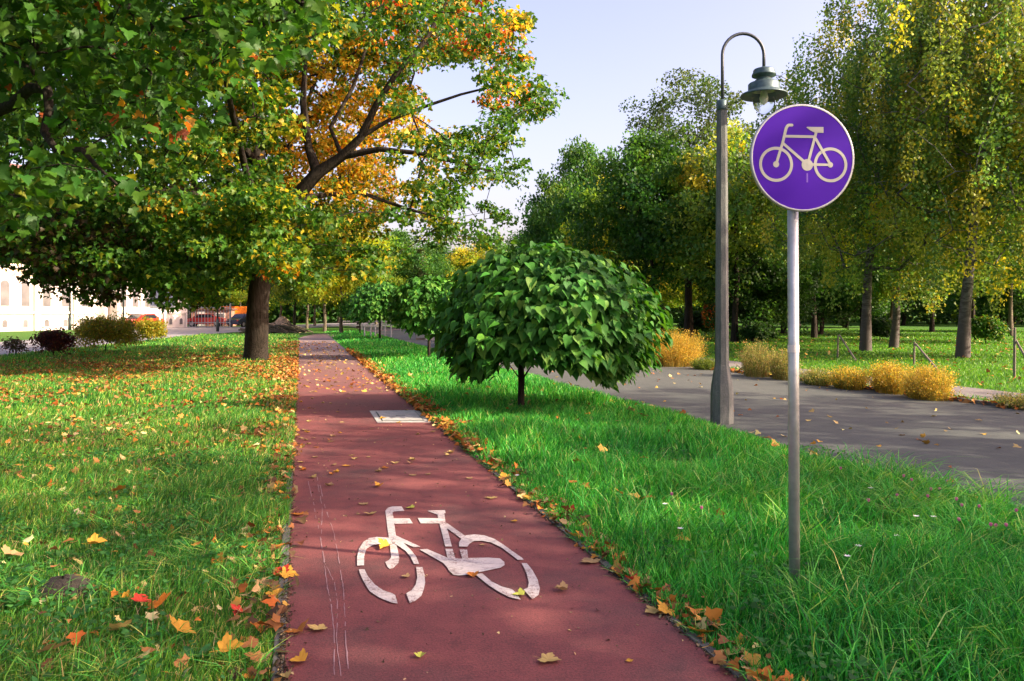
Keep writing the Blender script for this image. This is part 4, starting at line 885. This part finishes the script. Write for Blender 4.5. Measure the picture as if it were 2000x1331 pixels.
def rosette(px_, py_, n, s, label, cols):
    q = G(px_, py_); root = empty('broadleaf_weed', q, 0, label, 'weed', 'broad-leaved weeds in the left grass'); th = np.arange(n) * 2.4 + rng.uniform(-.3, .3, n); r_ = rng.uniform(.01, .05, n)
    pos = np.stack([np.cos(th) * r_, np.sin(th) * r_, np.full(n, .03)], 1); ax = np.stack([np.cos(th), np.sin(th), rng.uniform(.4, 1.3, n)], 1); nr = np.stack([-np.cos(th) * .7, -np.sin(th) * .7, np.full(n, 1.0)], 1) + rng.normal(0, .2, (n, 3))
    leaves('foliage', pos, nr, ax, rng.uniform(.6, 1.1, n) * s * .62, *OVAL, M_leaf, palette(n, cols, [1] * len(cols), .15), root)
BLU = [(.05, .21, .05), (.07, .25, .06), (.05, .17, .03)]
for x, y, n_, s_, lb in [(120, 1100, 14, .16, 'blue-green broad-leaved weed behind the dark molehill'), (40, 1190, 16, .17, 'broad-leaved weed left of the molehill'), (215, 1185, 14, .13, 'broad-leaved weed right of the molehill'), (150, 1215, 14, .12, 'small broad-leaved weed in front of the molehill'), (405, 960, 18, .10, 'low dark clover patch near the path, upper left lawn'), (380, 1300, 14, .12, 'broad-leaved weed at the bottom of the lawn')]:
    rosette(x, y, n_, s_, lb, BLU)
q = G(125, 1160); mb = MB(); prof = [(0, .10), (.07, .09), (.13, .05), (.19, .0)]
mb.lathe([(r_ + .001, z) for r_, z in prof], n=16); mo = mb.build('molehill', M_mole, smooth=True)
for v in mo.data.vertices: v.co += Vector((random.uniform(-.015, .015), random.uniform(-.015, .015), random.uniform(-.012, .012)))
mo.location = q; tag(mo, 'small dark molehill among broad leaves in the near left grass', 'molehill')

# ------------------------------------------------------------------ cycle path sign
SB = G(1552, 1160); SD = SB.y; kx = SD / F
sign = empty('traffic_sign', SB, 0, 'round purple sign with a cream bicycle on a grey steel pole', 'traffic sign')
MB().tube([(0, .0, -.05), (-.006, 0, 1.2), (-.011, 0, 2.36)], .031, 20).build('pole', M_galv, sign, smooth=True)
bandz = P(1552, 681, SD).z; MB().tube([(-.007, 0, bandz - .022), (-.007, 0, bandz + .022)], .0325, 20, cap=False).build('sticker_band', M_band, sign, smooth=True)
dc = P(1567, 309, SD - .05); dl = dc - SB; ROT = Matrix.Rotation(R(5), 3, 'Z')
def disc_obj(name, prof, mat, parent):                                    # lathe about the view-facing axis
    mb = MB(); Mx = ROT @ Matrix.Rotation(R(90), 3, 'X'); mb.lathe(prof, dl, 72, Mx); return mb.build(name, mat, parent, smooth=True)
RR = 105 * (SD - .05) / F
face = disc_obj('sign_face', [(0.0001, .006), (RR - .011, .006)], M_purple, sign)
disc_obj('rim', [(RR - .012, .0075), (RR - .004, .009), (RR, .006), (RR, -.012), (RR - .012, -.014), (RR - .013, -.002)], M_galv, sign)
disc_obj('back_plate', [(0.0001, -.002), (RR - .012, -.002)], M_galv, sign)
mb = MB()
for zz in (.12, -.14): mb.box(dl + Vector((-.005, .022, zz)), (.09, .028, .035))
mb.build('clamp', M_galv, sign)
kz = 1 / 3.17 * kx * (SD - .05) / SD
def SP(zx, zy, d=.0085): return dl + ROT @ Vector(((zx - 690) * kz, -d, -(zy - 884) * kz))
sy = MB(); LV = [0]
def stroke(a, b, w_):
    LV[0] += 1; d_ = .0072 + LV[0] * .00008; a, b = Vector(a), Vector(b); t_ = (b - a).normalized(); n_ = Vector((-t_.y, t_.x)) * w_ / 2
    sy.poly([SP(*(a + n_), d_), SP(*(b + n_), d_), SP(*(b - n_), d_), SP(*(a - n_), d_)])
def ring(c_, r1_, r2_, n=56):
    LV[0] += 1; d_ = .0072 + LV[0] * .00008
    for k in range(n):
        a, b = 2 * math.pi * k / n, 2 * math.pi * (k + 1) / n; f_ = lambda r_, t_: SP(c_[0] + r_ * math.cos(t_), c_[1] + r_ * math.sin(t_), d_)
        if r1_ > 0: sy.poly([f_(r1_, a), f_(r1_, b), f_(r2_, b), f_(r2_, a)])
        else: sy.poly([SP(c_[0], c_[1], d_), f_(r2_, b), f_(r2_, a)])
ring((519, 927), 90, 108); ring((868, 925), 90, 108); ring((519, 927), 0, 19, 24); ring((867, 925), 0, 17, 24); ring((718, 928), 0, 36, 32)
for a, b, w_ in [((519, 927), (560, 795), 17), ((560, 795), (584, 700), 18), ((584, 702), (590, 690), 18), ((588, 692), (600, 683), 17), ((597, 684), (620, 684), 17), ((572, 753), (768, 753), 16), ((560, 795), (702, 912), 17), ((720, 925), (776, 722), 17), ((770, 762), (866, 922), 17), ((720, 925), (866, 925), 15)]: stroke(a, b, w_)
ring((620, 684), 0, 8.5, 16); ring((590, 692), 0, 9, 16); ring((560, 795), 0, 8.6, 16)
LV[0] += 1; sy.poly([SP(x, y, .0072 + LV[0] * .00008) for x, y in [(712, 697), (718, 693), (822, 692), (822, 728), (764, 727), (740, 716)]])
sy.build('bicycle_symbol', M_symbol, sign)
MB().poly([SP(x, y, .007) for x, y in [(713, 980), (723, 980), (723, 1036), (713, 1036)]]).build('scuff_mark', M_scr, sign)

# ------------------------------------------------------------------ street lamp
LB = G(1410, 828); LD = LB.y; kl = LD / F
lamp = empty('street_lamp', LB, 0, 'old concrete street lamp with a curved arm and green bell-shaped head', 'street lamp')
zz = lambda py: P(0, py, LD).z; xx = lambda px_: (px_ - 1410) * kl
mb = MB(); n8 = 8
prof = [(23, 838), (22.5, 770), (21, 752), (16, 722), (13.8, 712), (13, 600), (11.8, 400), (10.3, 214)]
mb.lathe([(r_ * kl * .98, zz(y)) for r_, y in prof], n=8, M=Matrix.Rotation(R(22.5), 3, 'Z')); mb.build('post', M_post, lamp, bevel=0)
MB().lathe([(.0001, zz(216)), (10.6 * kl, zz(216)), (11 * kl, zz(214)), (11 * kl, zz(199)), (8 * kl, zz(196)), (.0001, zz(196))], n=16).build('collar', M_lamp, lamp, smooth=True)
arc = [(xx(1411), 0, zz(197)), (xx(1411), 0, zz(118))]
for k in range(17):
    a = math.pi - k * math.pi / 16; arc.append((xx(1451.5) + 40.5 * kl * math.cos(a), 0, zz(108) + 42 * kl * math.sin(a)))
arc += [(xx(1492), 0, zz(134))]
MB().tube(arc, 3.2 * kl, 12).build('arm', M_pipe, lamp, smooth=True)
hx = xx(1492); hd = empty('lamp_head', (0, 0, 0)); bpy.data.objects.remove(hd)
head = MB().lathe([(r_ * kl, zz(y)) for r_, y in [(.1, 131), (5, 131), (6, 134), (19, 136), (20.5, 138), (20.5, 141), (23, 146), (23, 149), (15, 152), (13, 155), (17, 157), (18, 160), (28, 163), (30, 165), (30, 176), (31, 179), (43, 184), (45, 187), (44, 188.5), (28, 181), (22, 178)]], (hx, 0, 0), 40).build('lamp_shade', M_lamp, lamp, smooth=True)
MB().lathe([(r_ * kl, zz(y)) for r_, y in [(21.5, 178.5), (19, 170), (8, 166), (.1, 165)]], (hx, 0, 0), 24).build('reflector', M_lampin, head, smooth=True)
MB().lathe([(r_ * kl, zz(y)) for r_, y in [(22, 182), (22, 192), (20.5, 203), (15.5, 214), (8, 222), (.2, 225)]], (hx, 0, 0), 28).build('glass_globe', M_glass, head, smooth=True)
MB().lathe([(r_ * kl, zz(y)) for r_, y in [(4, 172), (5.5, 180), (8, 192), (6, 201), (.2, 206)]], (hx, 0, 0), 16).build('bulb', M_white, head, smooth=True)

# ------------------------------------------------------------------ stakes in the park
for (p0, p1, q0, q1, lb) in [((1636, 699), 655, (1672, 705), 655, 'thin leaning timber prop below the pale patched birch'), ((1785, 713), 668, (1832, 724), 672, 'timber prop with a diagonal brace left of the leaning birch'), ((1981, 738), 640, (2030, 745), 665, 'tall dark timber prop at the right picture edge')]:
    b0 = G(*p0); D_ = b0.y; e0 = G(*q0); root = empty('timber_prop', b0, 0, lb, 'prop', 'timber props on the park lawn')
    t_ = P(p0[0] + 1, p1, D_) - b0; tb = P(p0[0] + 4, q1, D_) - b0; MB().tube([(0, 0, -.05), t_], [.035, .03], 8).build('post', M_wood, root)
    MB().tube([e0 - b0, tb + Vector((0, .02, 0))], [.032, .028], 8).build('brace', M_wood, root)

# ------------------------------------------------------------------ pale buildings across the street
def facade(root, A, B, h, bays, cols_=None, base=1.6, rows=None, depth=9, wallm=M_wall, trim=True, roof=True):
    A, B = Vector(A), Vector(B); L = (B - A).length; t_ = (B - A).normalized(); nrm = Vector((t_.y, -t_.x, 0)); up = Vector((0, 0, 1))
    O = root.location
    pt = lambda u, z, d=0: A + t_ * u + nrm * d + up * z - O
    cor = [pt(0, 0), pt(L, 0), pt(L, 0, -depth), pt(0, 0, -depth)]
    MB().prism(cor, (0, 0, h)).build('wall', wallm, root)
    if roof:
        e = [pt(-.4, h, .4), pt(L + .4, h, .4), pt(L + .4, h, -depth - .4), pt(-.4, h, -depth - .4)]; r1_, r2_ = pt(1.5, h + 2.6, -depth / 2), pt(L - 1.5, h + 2.6, -depth / 2)
        MB().add(e + [r1_, r2_], [(0, 1, 5, 4), (2, 3, 4, 5), (1, 2, 5), (3, 0, 4), (3, 2, 1, 0)]).build('roof', M_roof, root)
    tm = MB(); slab = lambda mb, u0, u1, z0, z1, d0, d1: mb.prism([pt(u0, z0, d0), pt(u1, z0, d0), pt(u1, z0, d1), pt(u0, z0, d1)], (0, 0, z1 - z0))
    slab(tm, 0, L, base - .12, base + .1, 0, .14); slab(tm, 0, L, h - .5, h - .1, 0, .3); slab(tm, 0, L, h * .56, h * .56 + .18, 0, .12); tm.build('cornice', M_wall, root)
    bw = L / bays; pm = MB()
    for i in range(bays + 1): slab(pm, max(0, i * bw - .22), min(L, i * bw + .22), .004, h - .52, 0, .18)
    pm.build('pilasters', M_wall, root)
    for i in range(bays):
        uc = (i + .5) * bw
        for off in (-bw * .24, bw * .24):
            for z0, hh, ww, arch in ((.35, .55, .42, True), (base + .55, 2.3, .75, True), (h * .56 + .7, 1.9, .75, False)):
                u_ = uc + off; outl = [(-ww / 2, 0), (ww / 2, 0), (ww / 2, hh * .8)] + ([(ww / 2 * math.cos(a), hh * .8 + ww * .45 * math.sin(a)) for a in (.5, 1.05, 1.57, 2.09, 2.64)] if arch else [(ww / 2, hh)] + [(-ww / 2, hh)]) + [(-ww / 2, hh * .8)]
                fr = MB().prism([pt(u_ + x * 1.18, z0 + z - .05 + z * .04, .003) for x, z in outl], nrm * .07).build('window', M_frame, root)
                MB().prism([pt(u_ + x, z0 + z, .06) for x, z in outl], nrm * .03).build('pane', M_pane, fr)
        if trim:
            tb = MB(); slab(tb, uc - bw * .40, uc + bw * .40, base + 3.1, base + 3.7, .003, .06); tb.build('brick_panel', M_trim, root)
A0, B0_ = Vector((-49, 52, 0)), Vector((-38.6, 76.5, 0))
b1 = empty('pale_building', A0, 0, 'long pale sunlit building with arched windows across the street, left side', 'building'); facade(b1, A0, B0_, 12.5, 7)
A1, B1 = Vector((-37.6, 75.6, 0)), Vector((-34.6, 84.5, 0))
b2 = empty('pale_building', A1, 0, 'pale end wing with tall narrow windows beside the street, nearer the path', 'building')
facade(b2, A1, B1, 12.0, 3, depth=5)
mb = MB(); t_ = (B1 - A1).normalized()
mb.box((-2.3, -.25, 6.1), (3.0, .5, 12.2)).build('end_wall', M_wall_shade, b2)
# red brick shed, gates, billboard
sh = empty('brick_shed', ((390 - 1000) / F * 92, 92, 0), 0, 'low red brick shed beyond the street', 'shed')
MB().box((1.3, 1.5, .95), (4.6, 3, 1.9)).build('wall', M_brick, sh); MB().box((1.3, 1.5, 1.98), (5, 3.4, .16)).build('roof', M_roof, sh)
MB().box((.2, -.04, .88), (.9, .06, 1.75)).build('door', M_frame, sh); w_ = MB().box((2.4, -.04, 1.2), (1.1, .06, .7)).build('window', M_frame, sh); MB().box((2.4, -.085, 1.2), (.9, .03, .5)).build('pane', M_pane, w_)
gt = empty('metal_gate', ((357 - 1000) / F * 86, 86, 0), 0, 'tall grey metal gate next to the end of the pale building', 'gate'); mb = MB()
for k in range(16): mb.box((k * .34, 0, 1.2), (.05, .05, 2.4))
mb.build('bars', M_fence, gt); mb = MB(); mb.box((2.55, .06, .5), (5.2, .05, .08)); mb.box((2.55, .06, 2.1), (5.2, .05, .08)); mb.build('rails', M_fence, gt)
for k in (0, 5.1): MB().box((k, .1, 1.3), (.16, .16, 2.6)).build('gate_post', M_fence, gt)
bb = empty('billboard', ((318 - 1000) / F * 50, 50, 0), .15, 'dark framed billboard on twin grey posts beside the yellow-green shrub', 'billboard')
for x in (-.18, .12): MB().tube([(x, 0, -.05), (x, 0, 2.0)], .06, 10).build('post', M_galv, bb, smooth=True)
fr = MB().box((.0, 0, 2.95), (1.5, .16, 2.2)).build('frame', M_galv, bb, bevel=.02); MB().box((0, -.092, 3.0), (1.34, .02, 1.9)).build('panel', M_board, fr)
for px_, py_, top, lb in [(137, 645, 430, 'dark green pole in front of the pale building, leftmost of the three'), (241, 648, 430, 'thin dark pole in front of the pale end wing'), (425, 648, 470, 'dark pole beyond the street left of the big maple trunk')]:
    q = G(px_, py_); rt = empty('street_pole', q, 0, lb, 'pole', 'poles along the street'); k = q.y / F; tz = (648 - top) * k
    MB().tube([(0, 0, -.05), (0, 0, 1.1)], .13, 10).build('sleeve', M_dark, rt, smooth=True); MB().tube([(0, 0, 1.08), (0, 0, tz)], [.075, .05], 10).build('pole', M_dark, rt, smooth=True)
# cars
def car(loc, rz, body, label, van=False):
    root = empty('lorry' if van else 'parked_car', loc, rz, label, 'lorry' if van else 'car')
    if not van: side = [(-2.1, .3), (-2.15, .75), (-1.75, .9), (-1.25, .98), (-.6, 1.42), (.65, 1.45), (1.35, 1.05), (2.0, .92), (2.15, .6), (2.1, .3)]
    else: side = [(-2.6, .5), (-2.6, 2.3), (1.0, 2.3), (1.0, 2.1), (1.9, 2.0), (2.3, 1.3), (2.6, 1.15), (2.6, .5)]
    W = .85 if not van else 1.0
    MB().prism([(x, -W, z) for x, z in side], (0, 2 * W, 0)).build('body', body, root, bevel=.05)
    gl = [(-1.1, 1.0), (-.58, 1.36), (.6, 1.38), (1.12, 1.03)] if not van else [(1.1, 1.35), (1.1, 1.95), (1.8, 1.9), (2.15, 1.35)]
    for s_ in (-1, 1): MB().prism([(x, s_ * (W + .004), z) for x, z in gl], (0, s_ * .012, 0)).build('side_window', M_carglass, root)
    ws = [(1.36, 1.06), (.68, 1.43)] if not van else [(2.31, 1.35), (1.93, 1.95)]
    (xa, za), (xb, zb_) = ws; MB().add([(xa + .02, -W * .85, za + .02), (xa + .02, W * .85, za + .02), (xb + .02, W * .8, zb_ + .0), (xb + .02, -W * .8, zb_ + .0), (xa, -W * .85, za - .03), (xa, W * .85, za - .03), (xb - .03, W * .8, zb_ - .03), (xb - .03, -W * .8, zb_ - .03)], [(0, 1, 2, 3), (4, 7, 6, 5), (0, 4, 5, 1), (1, 5, 6, 2), (2, 6, 7, 3), (3, 7, 4, 0)]).build('windscreen', M_carglass, root)
    if not van: MB().add([(-1.28, -W * .8, 1.0), (-1.28, W * .8, 1.0), (-.66, W * .75, 1.41), (-.66, -W * .75, 1.41)], [(0, 1, 2, 3)]).build('rear_window', M_carglass, root).location = (-.04, 0, .03)
    for x in ((-1.35, 1.35) if not van else (-1.6, 1.6)):
        for s_ in (-1, 1):
            wh = MB().tube([(x, s_ * (W - .16), .32), (x, s_ * (W + .03), .32)], .32, 18).build('wheel', M_tyre, root); MB().tube([(x, s_ * (W + .025), .32), (x, s_ * (W + .045), .32)], .2, 12).build('rim', M_galv, wh)
    for s_ in (-1, 1):
        ex = 2.13 if not van else 2.6; MB().box((ex, s_ * W * .7, .72 if not van else .85), (.06, .26, .14)).build('headlight', M_white, root); MB().box((-(2.12 if not van else 2.6), s_ * W * .75, .75), (.06, .2, .14)).build('tail_light', M_red, root)
car((-35.5, 76.5, 0), R(72), M_red, 'dark red car parked by the pale end wing, behind the shrubs')
car((-32.5, 96, 0), R(70), M_orange, 'orange lorry parked on the street left of the big maple trunk', True)
car((-29.6, 88, 0), R(74), M_navy, 'dark blue car in front of the orange lorry'); car((-34.6, 90, 0), R(10), M_red, 'bright red car in front of the brick shed')
# earth heap with logs
hp = empty('earth_heap', ((545 - 1000) / F * 64, 64, 0), 0, 'heap of pale earth beside the big maple trunk', 'earth heap')
n_ = 24; vs = []; fs = []
for i in range(n_ + 1):
    for j in range(n_ + 1):
        x = (i / n_ - .5) * 4.4; y = (j / n_ - .5) * 3.4; r_ = math.hypot(x / 2.2, y / 1.7); z = max(0, 1 - r_) * 1.25 * (1 + .25 * math.sin(x * 3.1 + y * 2)) + (random.uniform(-.07, .07) if r_ < .95 else 0) - .02
        vs.append((x, y, z)); 
        if i < n_ and j < n_: a = i * (n_ + 1) + j; fs.append((a, a + 1, a + n_ + 2, a + n_ + 1))
MB().add(vs, fs).build('soil', M_soil, hp)
for k, (px_, lb) in enumerate([(522, 'left brushwood pile beside the earth heap'), (565, 'leaning log pile right of the earth heap')]):
    b_ = empty('brush_pile', ((px_ - 1000) / F * 62.5, 62.5, 0), 0, lb, 'brush pile'); mb = MB()
    for i in range(34):
        a = random.uniform(-.5, .5) + (0 if k == 0 else -.7); x = random.uniform(-1.3, 1.3); z = random.uniform(.05, .7) * (1 - abs(x) / 1.6); L = random.uniform(.6, 1.3)
        mb.tube([(x - L * math.cos(a), random.uniform(-.6, .6), max(.03, z - L * math.sin(a) * .5)), (x + L * math.cos(a), random.uniform(-.6, .6), max(.03, z + L * math.sin(a) * .5))], random.uniform(.02, .07), 6)
    mb.build('branches', M_bark2, b_)
# low wall, cabin and posts far along the verge
bx = empty('utility_cabinet', ((823 - 1000) / F * 47, 47, 0), 0, 'brown and grey utility cabinet behind the dark catalpa', 'cabinet'); MB().box((0, 0, .55), (.62, .4, 1.1)).build('body', plain('cabinet_brown', (.30, .23, .17), .7), bx, bevel=.02); MB().box((-.02, -.21, .55), (.5, .02, .9)).build('door', M_grey, bx); MB().box((0, 0, 1.13), (.7, .48, .06)).build('roof', M_grey, bx)
lw = empty('stone_wall', ((862 - 1000) / F * 46, 46, 0), 0, 'low grey stone wall behind the dark catalpa', 'wall'); MB().box((.3, 0, .4), (2.4, .35, .8)).build('masonry', M_conc, lw); MB().box((.3, 0, .84), (2.5, .45, .08)).build('coping', M_kerb, lw)
for i, px_ in enumerate((712, 724, 733, 752, 764)):
    q = G(px_, 659 + i % 2); o = MB().tube([(0, 0, -.05), (0, 0, .75), (0, 0, .8)], [.05, .05, .02], 8).build('bollard', M_conc); o.location = q; tag(o, 'short concrete bollard in the row behind the pale catalpa', 'bollard', 'bollards behind the pale catalpa')
fe = empty('timber_rail_fence', ((690 - 1000) / F * 72, 72, 0), .05, 'long low rail fence behind the tree trunks at the path end', 'fence'); mb = MB()
for z in (.45, .8): mb.box((3.4, 0, z), (9, .06, .12))
mb.build('rails', M_fence, fe)
for k in range(6): MB().box((-1 + k * 1.76, .06, .45), (.1, .1, .95)).build('fence_post', M_fence, fe)
sc.cycles.seed = 3
